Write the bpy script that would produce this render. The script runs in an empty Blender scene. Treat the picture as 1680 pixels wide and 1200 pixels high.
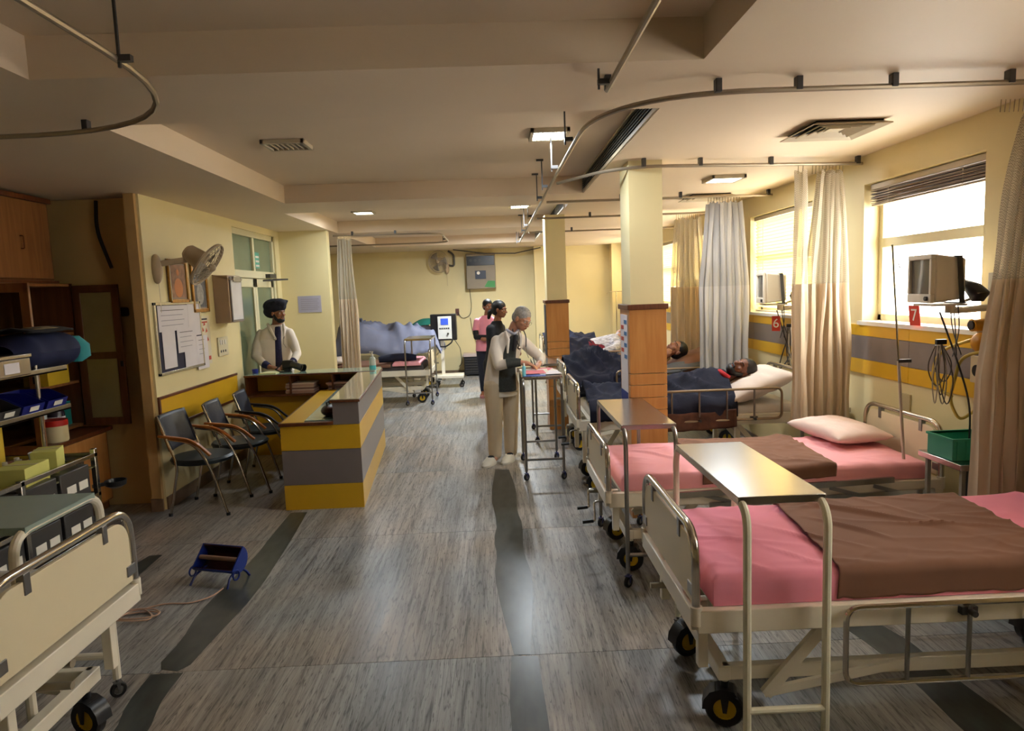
import bpy, bmesh, math, random
from mathutils import Vector, Matrix, noise
random.seed(7)
SC = bpy.context.scene
COL = SC.collection
PI = math.pi

# ------------------------------------------------------------------ camera
cam = bpy.data.cameras.new('camera'); cam.lens = 24.0; cam.sensor_width = 36.0; cam.clip_start = 0.05; cam.clip_end = 200
camo = bpy.data.objects.new('camera', cam); COL.objects.link(camo)
yaw, pitch, roll = math.radians(1.19), math.radians(6.27), math.radians(-2.14)
f = Vector((math.sin(yaw)*math.cos(pitch), math.cos(yaw)*math.cos(pitch), -math.sin(pitch)))
r0 = f.cross(Vector((0, 0, 1))).normalized(); u0 = r0.cross(f)
R_ = math.cos(roll)*r0 + math.sin(roll)*u0; U_ = -math.sin(roll)*r0 + math.cos(roll)*u0
m = Matrix((R_, U_, -f)).transposed().to_4x4(); m.translation = (0, 0, 1.8)
camo.matrix_world = m; SC.camera = camo

# ------------------------------------------------------------------ sky, exposure
SC.view_settings.view_transform = 'Standard'; SC.view_settings.look = 'None'
SC.view_settings.gamma = 1.0; SC.view_settings.use_curve_mapping = False
SC.view_settings.exposure = 0.0
W = bpy.data.worlds.new('overcast sky'); SC.world = W; W.use_nodes = True
bg = W.node_tree.nodes['Background']; bg.inputs[0].default_value = (1.0, 0.94, 0.84, 1); bg.inputs[1].default_value = 18.0
LAMP_W = 9.0

# ------------------------------------------------------------------ materials
def S(r, g, b):
    return tuple((c/255/12.92 if c/255 <= .04045 else ((c/255+.055)/1.055)**2.4) for c in (r, g, b)) + (1,)
MATS = {}
def P(name, rgb, rough=.6, metal=0, var=.06, scale=6, bump=0, bscale=200, stretch=(1, 1, 1), trans=0, coat=0, emit=None, spec=None):
    if name in MATS: return MATS[name]
    mt = bpy.data.materials.new(name); mt.use_nodes = True; nt = mt.node_tree; N = nt.nodes; L = nt.links
    b = N['Principled BSDF']; b.inputs['Roughness'].default_value = rough; b.inputs['Metallic'].default_value = metal
    if coat: b.inputs['Coat Weight'].default_value = coat; b.inputs['Coat Roughness'].default_value = .12
    if spec is not None: b.inputs['Specular IOR Level'].default_value = spec
    tc = N.new('ShaderNodeTexCoord'); mp = N.new('ShaderNodeMapping'); mp.inputs['Scale'].default_value = stretch
    L.new(tc.outputs['Object'], mp.inputs[0])
    nz = N.new('ShaderNodeTexNoise'); nz.inputs['Scale'].default_value = scale; nz.inputs['Detail'].default_value = 5
    L.new(mp.outputs[0], nz.inputs[0])
    cr = N.new('ShaderNodeMapRange'); cr.inputs[1].default_value = .3; cr.inputs[2].default_value = .7
    cr.inputs[3].default_value = 1-var; cr.inputs[4].default_value = 1+var
    L.new(nz.outputs[0], cr.inputs[0])
    hs = N.new('ShaderNodeHueSaturation'); hs.inputs['Color'].default_value = S(*rgb); L.new(cr.outputs[0], hs.inputs['Value'])
    L.new(hs.outputs[0], b.inputs['Base Color'])
    if bump:
        n2 = N.new('ShaderNodeTexNoise'); n2.inputs['Scale'].default_value = bscale; n2.inputs['Detail'].default_value = 3
        L.new(mp.outputs[0], n2.inputs[0]); bp = N.new('ShaderNodeBump'); bp.inputs['Strength'].default_value = bump
        bp.inputs['Distance'].default_value = .01; L.new(n2.outputs[0], bp.inputs['Height']); L.new(bp.outputs[0], b.inputs['Normal'])
    if emit: b.inputs['Emission Color'].default_value = emit[0]; b.inputs['Emission Strength'].default_value = emit[1]
    if trans:
        tr = N.new('ShaderNodeBsdfTranslucent'); tr.inputs[0].default_value = S(*rgb)
        mx = N.new('ShaderNodeMixShader'); mx.inputs[0].default_value = trans
        L.new(b.outputs[0], mx.inputs[1]); L.new(tr.outputs[0], mx.inputs[2]); L.new(mx.outputs[0], N['Material Output'].inputs[0])
    MATS[name] = mt; return mt
def glassmat(name, rgb=(255, 255, 255), rough=.02, mixt=.9):
    mt = bpy.data.materials.new(name); mt.use_nodes = True; nt = mt.node_tree; N = nt.nodes; L = nt.links
    N.remove(N['Principled BSDF']); g = N.new('ShaderNodeBsdfGlossy'); g.inputs['Roughness'].default_value = rough
    t = N.new('ShaderNodeBsdfTransparent'); t.inputs[0].default_value = S(*rgb)
    lw = N.new('ShaderNodeLayerWeight'); pw = N.new('ShaderNodeMath'); pw.operation = 'POWER'; pw.inputs[1].default_value = 4; L.new(lw.outputs['Facing'], pw.inputs[0])
    fr = N.new('ShaderNodeMath'); fr.operation = 'MULTIPLY_ADD'; fr.inputs[1].default_value = .7; fr.inputs[2].default_value = .05; L.new(pw.outputs[0], fr.inputs[0])
    mx = N.new('ShaderNodeMixShader'); L.new(fr.outputs[0], mx.inputs[0]); L.new(t.outputs[0], mx.inputs[1]); L.new(g.outputs[0], mx.inputs[2])
    L.new(mx.outputs[0], N['Material Output'].inputs[0]); MATS[name] = mt; return mt
def woodmat(name, c1, c2, rough=.4, axis=2, scale=5):
    mt = bpy.data.materials.new(name); mt.use_nodes = True; nt = mt.node_tree; N = nt.nodes; L = nt.links
    b = N['Principled BSDF']; b.inputs['Roughness'].default_value = rough
    tc = N.new('ShaderNodeTexCoord'); mp = N.new('ShaderNodeMapping'); s = [8, 8, 8]; s[axis] = .7; mp.inputs['Scale'].default_value = s
    L.new(tc.outputs['Object'], mp.inputs[0]); nz = N.new('ShaderNodeTexNoise'); nz.inputs['Scale'].default_value = scale
    nz.inputs['Detail'].default_value = 6; nz.inputs['Distortion'].default_value = .6; L.new(mp.outputs[0], nz.inputs[0])
    cr = N.new('ShaderNodeValToRGB'); cr.color_ramp.elements[0].position = .3; cr.color_ramp.elements[1].position = .7
    cr.color_ramp.elements[0].color = S(*c1); cr.color_ramp.elements[1].color = S(*c2)
    L.new(nz.outputs[0], cr.inputs[0]); L.new(cr.outputs[0], b.inputs['Base Color']); MATS[name] = mt; return mt
def stonemat():
    mt = bpy.data.materials.new('streaked marble'); mt.use_nodes = True; nt = mt.node_tree; N = nt.nodes; L = nt.links
    b = N['Principled BSDF']
    geo = N.new('ShaderNodeNewGeometry'); oi = N.new('ShaderNodeObjectInfo')
    ad = N.new('ShaderNodeVectorMath'); ad.operation = 'MULTIPLY_ADD'; ad.inputs[1].default_value = (.35, 7, 0)
    cx = N.new('ShaderNodeCombineXYZ'); L.new(oi.outputs['Random'], cx.inputs[0]); L.new(oi.outputs['Random'], cx.inputs[1])
    L.new(cx.outputs[0], ad.inputs[0]); L.new(geo.outputs['Position'], ad.inputs[2])
    def nz(sc, st, det, dist, rgh=.6):
        mp = N.new('ShaderNodeMapping'); mp.inputs['Scale'].default_value = st; L.new(ad.outputs[0], mp.inputs[0])
        n = N.new('ShaderNodeTexNoise'); n.inputs['Scale'].default_value = sc; n.inputs['Detail'].default_value = det
        n.inputs['Distortion'].default_value = dist; n.inputs['Roughness'].default_value = rgh; L.new(mp.outputs[0], n.inputs[0]); return n
    fine = nz(7, (5.0, .22, 1), 10, .12, .74); broad = nz(1.6, (2.6, .11, 1), 4, .4); patch = nz(1.1, (1, .6, 1), 2, 0)
    c1 = N.new('ShaderNodeValToRGB'); e = c1.color_ramp.elements
    e[0].position = .33; e[0].color = S(84, 82, 81); e[1].position = .64; e[1].color = S(182, 178, 174)
    q = c1.color_ramp.elements.new(.46); q.color = S(152, 148, 144)
    L.new(fine.outputs[0], c1.inputs[0])
    c2 = N.new('ShaderNodeValToRGB'); e = c2.color_ramp.elements
    e[0].position = .40; e[0].color = (.55, .57, .60, 1); e[1].position = .53; e[1].color = (1, 1, 1, 1); L.new(broad.outputs[0], c2.inputs[0])
    mx = N.new('ShaderNodeMixRGB'); mx.blend_type = 'MULTIPLY'; mx.inputs[0].default_value = .6
    L.new(c1.outputs[0], mx.inputs[1]); L.new(c2.outputs[0], mx.inputs[2])
    cp = N.new('ShaderNodeValToRGB'); e = cp.color_ramp.elements; e[0].position = .40; e[0].color = (.80, .90, .96, 1); e[1].position = .60; e[1].color = (1.0, .90, .78, 1)
    L.new(patch.outputs[0], cp.inputs[0]); mp_ = N.new('ShaderNodeMixRGB'); mp_.blend_type = 'MULTIPLY'; mp_.inputs[0].default_value = .8
    L.new(mx.outputs[0], mp_.inputs[1]); L.new(cp.outputs[0], mp_.inputs[2]); mx = mp_
    # thin dark veins, wandering along the slab
    wv = nz(5.5, (2.3, .13, 1), 2, 1.2)
    c3 = N.new('ShaderNodeValToRGB'); e = c3.color_ramp.elements; e[0].position = .485; e[0].color = (1, 1, 1, 1); e[1].position = .515; e[1].color = (1, 1, 1, 1)
    q = c3.color_ramp.elements.new(.5); q.color = (.22, .24, .26, 1); L.new(wv.outputs[0], c3.inputs[0])
    m2 = N.new('ShaderNodeMixRGB'); m2.blend_type = 'MULTIPLY'; m2.inputs[0].default_value = .7
    L.new(mx.outputs[0], m2.inputs[1]); L.new(c3.outputs[0], m2.inputs[2]); fl = nz(16, (7.0, .75, 1), 4, .1, .6); c4 = N.new('ShaderNodeValToRGB'); e = c4.color_ramp.elements
    e[0].position = .34; e[0].color = (.30, .30, .31, 1); e[1].position = .44; e[1].color = (1, 1, 1, 1); L.new(fl.outputs[0], c4.inputs[0])
    m3 = N.new('ShaderNodeMixRGB'); m3.blend_type = 'MULTIPLY'; m3.inputs[0].default_value = .85
    L.new(m2.outputs[0], m3.inputs[1]); L.new(c4.outputs[0], m3.inputs[2]); L.new(m3.outputs[0], b.inputs['Base Color'])
    rr = N.new('ShaderNodeMapRange'); rr.inputs[3].default_value = .24; rr.inputs[4].default_value = .42
    L.new(broad.outputs[0], rr.inputs[0]); L.new(rr.outputs[0], b.inputs['Roughness'])
    MATS['stone'] = mt; return mt
def netmat():
    mt = P('curtain net', (205, 195, 175), .9, trans=.4); nt = mt.node_tree; N = nt.nodes; L = nt.links
    tc = N.new('ShaderNodeTexCoord'); ck = N.new('ShaderNodeTexChecker'); ck.inputs['Scale'].default_value = 150; L.new(tc.outputs['Object'], ck.inputs[0])
    tp = N.new('ShaderNodeBsdfTransparent'); mx = N.new('ShaderNodeMixShader'); out = N['Material Output']
    src = out.inputs[0].links[0].from_socket
    mr = N.new('ShaderNodeMath'); mr.operation = 'MULTIPLY'; mr.inputs[1].default_value = .45; L.new(ck.outputs[1], mr.inputs[0])
    L.new(mr.outputs[0], mx.inputs[0]); L.new(src, mx.inputs[1]); L.new(tp.outputs[0], mx.inputs[2]); L.new(mx.outputs[0], out.inputs[0]); return mt

CREAMW = P('cream wall paint', (226, 211, 162), .55, var=.035, scale=1.5)
CEIL = P('ceiling paint', (224, 204, 178), .6, var=.03, scale=1.2)
STONE = stonemat()
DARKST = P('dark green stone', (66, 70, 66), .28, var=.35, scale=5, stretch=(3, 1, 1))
SKIRT = P('skirting stone', (120, 100, 80), .3, var=.2, scale=9)
YEL = P('yellow laminate', (214, 168, 34), .35, var=.02)
GREYL = P('grey laminate', (122, 112, 108), .3, var=.03)
BRTRIM = woodmat('brown trim wood', (84, 42, 18), (112, 60, 28))
ORWOOD = woodmat('orange laminate wood', (184, 122, 62), (202, 144, 80), .35, 2, 3)
DKWOOD = woodmat('dark cupboard wood', (84, 50, 24), (108, 68, 34), .4, 2, 3)
MIDWOOD = woodmat('cupboard wood', (128, 80, 42), (152, 100, 56), .4, 2, 3)
ARMW = woodmat('armrest wood', (150, 84, 26), (184, 108, 40), .3, 0, 3)
CHROME = P('chrome', (205, 200, 192), .16, 1, var=.03)
STEEL = P('brushed steel', (186, 182, 176), .22, 1, var=.05, scale=3, stretch=(1, 14, 1))
GTUBE = P('grey steel tube', (150, 148, 146), .3, .9, var=.03)
ALU = P('grey rail metal', (158, 144, 124), .4, .6, var=.03)
CRPAINT = P('cream enamel', (236, 228, 208), .3, var=.03, coat=.3)
CRPANEL = P('cream bed panel', (230, 216, 182), .35, var=.02)
TBPAINT = P('pale green cream tube paint', (228, 226, 204), .3, var=.03, coat=.3)
BLACK = P('black rubber', (22, 21, 21), .5, var=.1)
BLACKPL = P('black plastic', (24, 24, 26), .35, var=.08)
YHUB = P('yellow wheel hub', (214, 176, 30), .4)
BLUEPL = P('blue caster plastic', (60, 66, 120), .4)
PINK = P('pink bedsheet', (238, 144, 166), .8, var=.05, scale=3, bump=.12, bscale=9)
PINKL = P('light pink bedsheet', (238, 164, 170), .8, var=.05, scale=3, bump=.12, bscale=9)
BROWN = P('brown draw sheet', (122, 84, 64), .85, var=.07, scale=4, bump=.12, bscale=9)
NAVY = P('navy blanket', (18, 21, 42), .9, var=.15, scale=6, bump=.2, bscale=60)
WSHEET = P('white sheet', (214, 206, 198), .85, var=.04, bump=.1, bscale=12)
PILLOWW = P('white pillow cover', (224, 208, 196), .85, var=.05, bump=.15, bscale=14)
PILLOWP = P('pale pink pillow cover', (232, 206, 196), .85, var=.05, bump=.15, bscale=14)
CURT = P('cream curtain cloth', (214, 196, 170), .85, var=.07, scale=20, stretch=(1, 1, .1), trans=.35)
CURTG = P('grey curtain cloth', (188, 184, 180), .85, var=.07, scale=20, stretch=(1, 1, .1), trans=.3)
NET = netmat()
GLASS = glassmat('clear glass'); FROST = P('green frosted glass', (112, 128, 104), .12, coat=.3)
CUPGL = glassmat('cupboard glass', (190, 190, 170), .05)
FRAMEP = P('window frame paint', (214, 206, 170), .4, var=.03)
BLINDM = P('blind slat', (246, 236, 196), .5, var=.02, trans=.6)
MBOX = P('monitor plastic', (226, 216, 198), .45, var=.03)
DGREY = P('dark grey plastic', (58, 56, 56), .4)
SCREEN = P('monitor screen', (96, 92, 86), .15)
PAPER = P('paper', (222, 216, 222), .8, var=.03)
REDP = P('red sign', (206, 60, 46), .5)
WHITEP = P('white plastic', (226, 222, 212), .4, var=.03)
INK = P('ink', (50, 44, 50), .7)
REDINK = P('red ink', (196, 78, 52), .7)
SKIN = P('skin', (150, 98, 70), .5, var=.08, scale=20)
SKINF = P('fair skin', (192, 138, 108), .5, var=.08, scale=20)
SKIND = P('dark skin', (116, 70, 48), .5, var=.08, scale=20)
HAIRB = P('black hair', (18, 15, 14), .5, var=.3, scale=60)
HAIRG = P('grey hair', (150, 145, 140), .6, var=.3, scale=60)
COATW = P('white coat cloth', (222, 212, 200), .8, var=.04, bump=.3, bscale=7)
TROUS = P('cream trousers cloth', (204, 186, 158), .85, var=.05, bump=.3, bscale=6)
BLKCL = P('black cloth', (20, 20, 24), .85, var=.2, bump=.3, bscale=8)
PINKCL = P('pink tunic cloth', (224, 142, 160), .8, var=.05, bump=.3, bscale=8)
GREYV = P('grey knit vest', (58, 60, 56), .9, var=.2, scale=60)
NAVYSH = P('dark checked shirt', (34, 34, 72), .85, var=.4, scale=50)
TURB = P('black turban cloth', (16, 16, 34), .85, var=.2, bump=.3, bscale=20)
TEAL = P('teal cloth', (60, 190, 196), .7)
REDCL = P('red cloth', (176, 24, 32), .8)
MAROON = P('maroon cloth', (110, 20, 34), .85, var=.2)
BRBLK = P('brown striped blanket', (86, 52, 40), .9, var=.3, scale=14, bump=.2, bscale=30)
COVER = P('grey blue dust cover', (126, 130, 152), .8, var=.06, bump=.3, bscale=4)
GREENC = P('green cloth', (20, 104, 88), .8, var=.1)
YTUBE = P('yellow rubber tube', (222, 196, 96), .4, trans=.2)
OLIVE = P('olive grey metal', (96, 92, 84), .5)
CRATE = P('green plastic crate', (84, 186, 156), .4, trans=.45)
LEDM = P('lamp diffuser', (240, 248, 255), .4, emit=((.86, .94, 1, 1), 22))
OFFGRL = P('painted grille', (190, 176, 150), .5)
DARKIN = P('painted interior shade', (26, 22, 20), .8)  # near-black colour standing in for shade inside the air fittings
BLUEB = P('blue plastic bin', (20, 30, 120), .35)
YBOX = P('yellow carton', (212, 176, 40), .7)
LYBOX = P('pale yellow carton', (206, 204, 112), .7)
TEALTOP = P('grey green laminate', (150, 168, 158), .3, var=.03)
BAGBL = P('dark blue bag cloth', (14, 22, 60), .8, var=.2)

# ------------------------------------------------------------------ mesh helpers
class MB:
    def __init__(s): s.v = []; s.f = []
    def add(s, vs, fs, M=None):
        o = len(s.v)
        for p in vs:
            p = Vector(p); s.v.append(M @ p if M is not None else p)
        s.f += [tuple(o+i for i in q) for q in fs]; return s
    def box(s, x0, x1, y0, y1, z0, z1, M=None):
        return s.add([(x0, y0, z0), (x1, y0, z0), (x1, y1, z0), (x0, y1, z0), (x0, y0, z1), (x1, y0, z1), (x1, y1, z1), (x0, y1, z1)],
                     [(0, 3, 2, 1), (4, 5, 6, 7), (0, 1, 5, 4), (1, 2, 6, 5), (2, 3, 7, 6), (3, 0, 4, 7)], M)
    def prism(s, poly, z0, z1, M=None):
        n = len(poly); vs = [(x, y, z0) for x, y in poly]+[(x, y, z1) for x, y in poly]
        return s.add(vs, [tuple(range(n))[::-1], tuple(range(n, 2*n))]+[(i, (i+1) % n, n+(i+1) % n, n+i) for i in range(n)], M)
    def bar(s, a, b, w, h=None):      # rectangular bar between two points
        a = Vector(a); b = Vector(b); d = (b-a).normalized(); h = h or w
        up = Vector((0, 0, 1)) if abs(d.z) < .95 else Vector((0, 1, 0)); x = d.cross(up).normalized(); y = x.cross(d)
        vs = [p+x*i*w/2+y*j*h/2 for p in (a, b) for i, j in ((-1, -1), (1, -1), (1, 1), (-1, 1))]
        return s.add(vs, [(0, 1, 2, 3), (7, 6, 5, 4), (0, 4, 5, 1), (1, 5, 6, 2), (2, 6, 7, 3), (3, 7, 4, 0)])
    def tube(s, pts, r, n=8, closed=False):
        pts = [Vector(p) for p in pts]; N = len(pts); rs = r if isinstance(r, (list, tuple)) else [r]*N
        T = []
        for i in range(N):
            a = pts[(i-1) % N] if closed or i > 0 else pts[i]; b = pts[(i+1) % N] if closed or i < N-1 else pts[i]
            T.append((b-a).normalized())
        up = Vector((0, 0, 1)) if abs(T[0].z) < .9 else Vector((0, 1, 0)); u = T[0].cross(up).normalized(); vs = []
        for i in range(N):
            u = (u-T[i]*u.dot(T[i])).normalized(); w = T[i].cross(u)
            for k in range(n):
                a = 2*PI*k/n; vs.append(pts[i]+u*math.cos(a)*rs[i]+w*math.sin(a)*rs[i])
        fs = []
        for i in range(N if closed else N-1):
            j = (i+1) % N
            fs += [(i*n+k, i*n+(k+1) % n, j*n+(k+1) % n, j*n+k) for k in range(n)]
        if not closed: fs += [tuple(range(n))[::-1], tuple((N-1)*n+k for k in range(n))]
        return s.add(vs, fs)
    def cyl(s, a, b, r, r1=None, n=16): return s.tube([a, b], [r, r if r1 is None else r1], n)
    def ell(s, c, r, M=None, nu=16, nv=10):
        c = Vector(c); rx, ry, rz = (r, r, r) if not isinstance(r, (tuple, list)) else r
        vs = []; fs = []
        for j in range(1, nv):
            t = PI*j/nv
            for i in range(nu):
                a = 2*PI*i/nu; p = Vector((rx*math.sin(t)*math.cos(a), ry*math.sin(t)*math.sin(a), rz*math.cos(t)))
                vs.append(c+(M @ p if M is not None else p))
        top = len(vs); vs.append(c+(M @ Vector((0, 0, rz)) if M is not None else Vector((0, 0, rz))))
        vs.append(c-(M @ Vector((0, 0, rz)) if M is not None else Vector((0, 0, rz))))
        for j in range(nv-2): fs += [(j*nu+i, (j+1)*nu+i, (j+1)*nu+(i+1) % nu, j*nu+(i+1) % nu) for i in range(nu)]
        fs += [(top, i, (i+1) % nu) for i in range(nu)]; b = (nv-2)*nu
        fs += [(top+1, b+(i+1) % nu, b+i) for i in range(nu)]
        return s.add(vs, fs)
    def lathe(s, prof, c=(0, 0, 0), n=20, M=None):
        vs = []; fs = []; k = len(prof)
        for i in range(n):
            a = 2*PI*i/n
            for r, z in prof:
                p = Vector((r*math.cos(a), r*math.sin(a), z)); p = M @ p if M is not None else p; vs.append(p+Vector(c))
        for i in range(n):
            j = (i+1) % n
            fs += [(i*k+q, j*k+q, j*k+q+1, i*k+q+1) for q in range(k-1)]
        return s.add(vs, fs)
    def ring(s, c, R, r, M=None, n=28, m=8):
        pts = [(R*math.cos(2*PI*i/n), R*math.sin(2*PI*i/n), 0) for i in range(n)]
        pts = [(M @ Vector(p) if M is not None else Vector(p))+Vector(c) for p in pts]
        return s.tube(pts, r, m, True)
    def grid(s, nx, ny, fn, th=0):
        vs = [Vector(fn(i/nx, j/ny)) for j in range(ny+1) for i in range(nx+1)]; w = nx+1
        fs = [(j*w+i, j*w+i+1, (j+1)*w+i+1, (j+1)*w+i) for j in range(ny) for i in range(nx)]
        return s.add(vs, fs)
    def cap(s, pts, n=12):            # sphere-swept chain for voxel bodies: (x,y,z,r)
        for a, b in zip(pts, pts[1:]):
            if (Vector(a[:3])-Vector(b[:3])).length > 1e-5: s.tube([a[:3], b[:3]], [a[3], b[3]], n)
        for a in pts: s.ell(a[:3], a[3]*1.0, nu=n, nv=8)
        return s
    def loft(s, rings, n=20):         # closed loft of horizontal-ish ellipses (c, rx, ry, yaw)
        vs = []; k = len(rings)
        for c, rx, ry, yw in rings:
            for i in range(n):
                a = 2*PI*i/n; x = rx*math.cos(a); y = ry*math.sin(a)
                vs.append((c[0]+x*math.cos(yw)-y*math.sin(yw), c[1]+x*math.sin(yw)+y*math.cos(yw), c[2]))
        fs = [(j*n+i, j*n+(i+1) % n, (j+1)*n+(i+1) % n, (j+1)*n+i) for j in range(k-1) for i in range(n)]
        fs += [tuple(range(n))[::-1], tuple((k-1)*n+i for i in range(n))]
        return s.add(vs, fs)

def rp(pts, r, n=5, closed=False):    # round the corners of a polyline
    pts = [Vector(p) for p in pts]; out = []; N = len(pts)
    for i, p in enumerate(pts):
        if not closed and i in (0, N-1): out.append(p); continue
        a = pts[i-1]-p; b = pts[(i+1) % N]-p; q = min(r, a.length*.48, b.length*.48)
        a = p+a.normalized()*q; b = p+b.normalized()*q
        for k in range(n+1):
            t = k/n; out.append(a*(1-t)**2+p*2*t*(1-t)+b*t*t)
    return out
OFF = {}
def obj(name, mb, mat, parent=None, bevel=0, solid=0, sub=0, remesh=0, flat=False, ang=35):
    me = bpy.data.meshes.new(name)
    off = OFF.get(parent.name, Vector((0, 0, 0))) if parent else Vector((0, 0, 0))
    base = Vector((0, 0, 0))
    if parent is None:
        xs = [v.x for v in mb.v]; ys = [v.y for v in mb.v]; zs = [v.z for v in mb.v]
        base = Vector(((min(xs)+max(xs))/2, (min(ys)+max(ys))/2, min(zs)))
    me.from_pydata([tuple(v-off-base) for v in mb.v], [], mb.f); me.update()
    bm = bmesh.new(); bm.from_mesh(me); bmesh.ops.recalc_face_normals(bm, faces=bm.faces); bm.to_mesh(me); bm.free()
    if not flat:
        for p in me.polygons: p.use_smooth = True
        me.set_sharp_from_angle(angle=math.radians(ang))
    me.materials.append(mat)
    o = bpy.data.objects.new(name, me); COL.objects.link(o); o.location = base
    if parent: o.parent = parent; OFF[o.name] = off
    else: OFF[o.name] = base
    if remesh:
        md = o.modifiers.new('r', 'REMESH'); md.mode = 'VOXEL'; md.voxel_size = remesh; md.use_smooth_shade = True
        sm = o.modifiers.new('s', 'SMOOTH'); sm.factor = .5; sm.iterations = 3
    if solid: md = o.modifiers.new('t', 'SOLIDIFY'); md.thickness = solid; md.offset = 0
    if bevel: md = o.modifiers.new('b', 'BEVEL'); md.width = bevel; md.segments = 2; md.limit_method = 'ANGLE'; md.angle_limit = math.radians(40)
    if sub: md = o.modifiers.new('u', 'SUBSURF'); md.levels = sub; md.render_levels = sub
    return o
def tag(o, label=None, cat=None, group=None, kind=None):
    for k, v in (('label', label), ('category', cat), ('group', group), ('kind', kind)):
        if v: o[k] = v
    return o
def thing(name, label, cat, loc=(0, 0, 0), rz=0, group=None, world=False):
    o = bpy.data.objects.new(name, None); COL.objects.link(o); o.location = loc; o.rotation_euler = (0, 0, rz)
    o.empty_display_size = .1; OFF[o.name] = Vector(loc) if world else Vector((0, 0, 0)); return tag(o, label, cat, group)
def one(name, mb, mat, label, cat, group=None, **k): return tag(obj(name, mb, mat, **k), label, cat, group)
def struct(name, mb, mat, parent=None, **k):
    o = obj(name, mb, mat, parent, **k)
    if parent is None: o['kind'] = 'structure'
    return o
def copy_tree(o, parent=None):
    c = o.copy(); COL.objects.link(c); c.parent = parent
    OFF[c.name] = OFF.get(o.name, Vector((0, 0, 0)))
    for ch in list(o.children): copy_tree(ch, c)
    return c
def B(*a, **k): return MB().box(*a, **k)
def RZ(a): return Matrix.Rotation(a, 4, 'Z')
def TX(x, y, z): return Matrix.Translation((x, y, z))
def text(name, s, size, M, mat, parent, ext=.001):
    cu = bpy.data.curves.new(name, 'FONT'); cu.body = s; cu.size = size; cu.extrude = ext; cu.align_x = 'CENTER'; cu.align_y = 'CENTER'
    t = bpy.data.objects.new(name, cu); COL.objects.link(t); bpy.context.view_layer.update()
    me = bpy.data.meshes.new_from_object(t.evaluated_get(bpy.context.evaluated_depsgraph_get())); bpy.data.objects.remove(t)
    me.materials.clear(); me.materials.append(mat); me.transform(Matrix.Translation(-OFF.get(parent.name, Vector((0, 0, 0)))) @ M)
    o = bpy.data.objects.new(name, me); COL.objects.link(o); o.parent = parent; OFF[o.name] = OFF.get(parent.name, Vector((0, 0, 0))); return o
def fbm(x, y, z=0): return noise.noise(Vector((x, y, z)))

# ------------------------------------------------------------------ room shell
XL, XR, YF, ZC = -2.95, 2.85, 15.0, 2.72
floor = struct('floor', B(-5.2, 3.1, -3.2, 15.3, -.2, -.012), DARKST, flat=True)
xs = [.05+1.77*k for k in range(-3, 3)]; ys = [3.21+1.8*k for k in range(-4, 8)]
xs = [-5.2]+xs[0:]; slabs = {}
for i in range(len(xs)):
    x0 = xs[i]; x1 = xs[i+1] if i+1 < len(xs) else 3.1
    if x1 > 3.1: x1 = 3.1
    if x0 >= 3.05: continue
    for y0 in ys:
        y1 = y0+1.8; key = (round(x1-x0, 3), 1.8)
        if key not in slabs:
            o = obj('slab', B(0, x1-x0-.0025, 0, 1.8-.0035, -.012, 0), STONE, floor, flat=True); slabs[key] = o.data
            o.location = (x0, y0, 0)
        else:
            o = bpy.data.objects.new('slab', slabs[key]); COL.objects.link(o); o.parent = floor; o.location = (x0, y0, 0)
        o.location = Vector((x0, y0, 0))
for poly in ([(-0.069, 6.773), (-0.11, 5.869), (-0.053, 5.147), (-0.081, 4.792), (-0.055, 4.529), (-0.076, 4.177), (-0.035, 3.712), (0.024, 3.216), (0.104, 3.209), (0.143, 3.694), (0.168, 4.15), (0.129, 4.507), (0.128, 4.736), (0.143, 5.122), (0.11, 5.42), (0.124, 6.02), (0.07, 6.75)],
             [(0.01, 3.203), (-0.007, 2.837), (-0.002, 2.627), (.02, 2.0), (.16, 2.0), (0.154, 2.614), (0.146, 2.942), (0.14, 3.191)],
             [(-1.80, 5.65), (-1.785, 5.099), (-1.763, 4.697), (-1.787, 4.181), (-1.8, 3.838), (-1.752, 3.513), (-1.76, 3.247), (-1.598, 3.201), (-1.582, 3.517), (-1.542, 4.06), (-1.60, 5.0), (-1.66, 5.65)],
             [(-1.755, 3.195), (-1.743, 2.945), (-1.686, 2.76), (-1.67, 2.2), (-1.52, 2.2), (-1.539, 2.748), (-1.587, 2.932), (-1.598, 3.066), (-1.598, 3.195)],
             [(-2.62, 4.38), (-2.56, 4.80), (-2.47, 4.80), (-2.45, 4.38)],
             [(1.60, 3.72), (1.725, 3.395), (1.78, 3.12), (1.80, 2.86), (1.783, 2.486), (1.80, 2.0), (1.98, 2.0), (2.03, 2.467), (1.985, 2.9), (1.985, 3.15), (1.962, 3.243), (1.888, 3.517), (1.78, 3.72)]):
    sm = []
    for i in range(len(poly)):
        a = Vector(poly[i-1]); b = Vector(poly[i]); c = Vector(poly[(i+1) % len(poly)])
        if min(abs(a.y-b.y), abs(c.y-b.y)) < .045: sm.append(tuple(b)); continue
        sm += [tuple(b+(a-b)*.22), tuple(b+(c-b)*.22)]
    obj('stone_inlay', MB().prism(sm, 0, .0012), DARKST, floor, flat=True)

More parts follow.
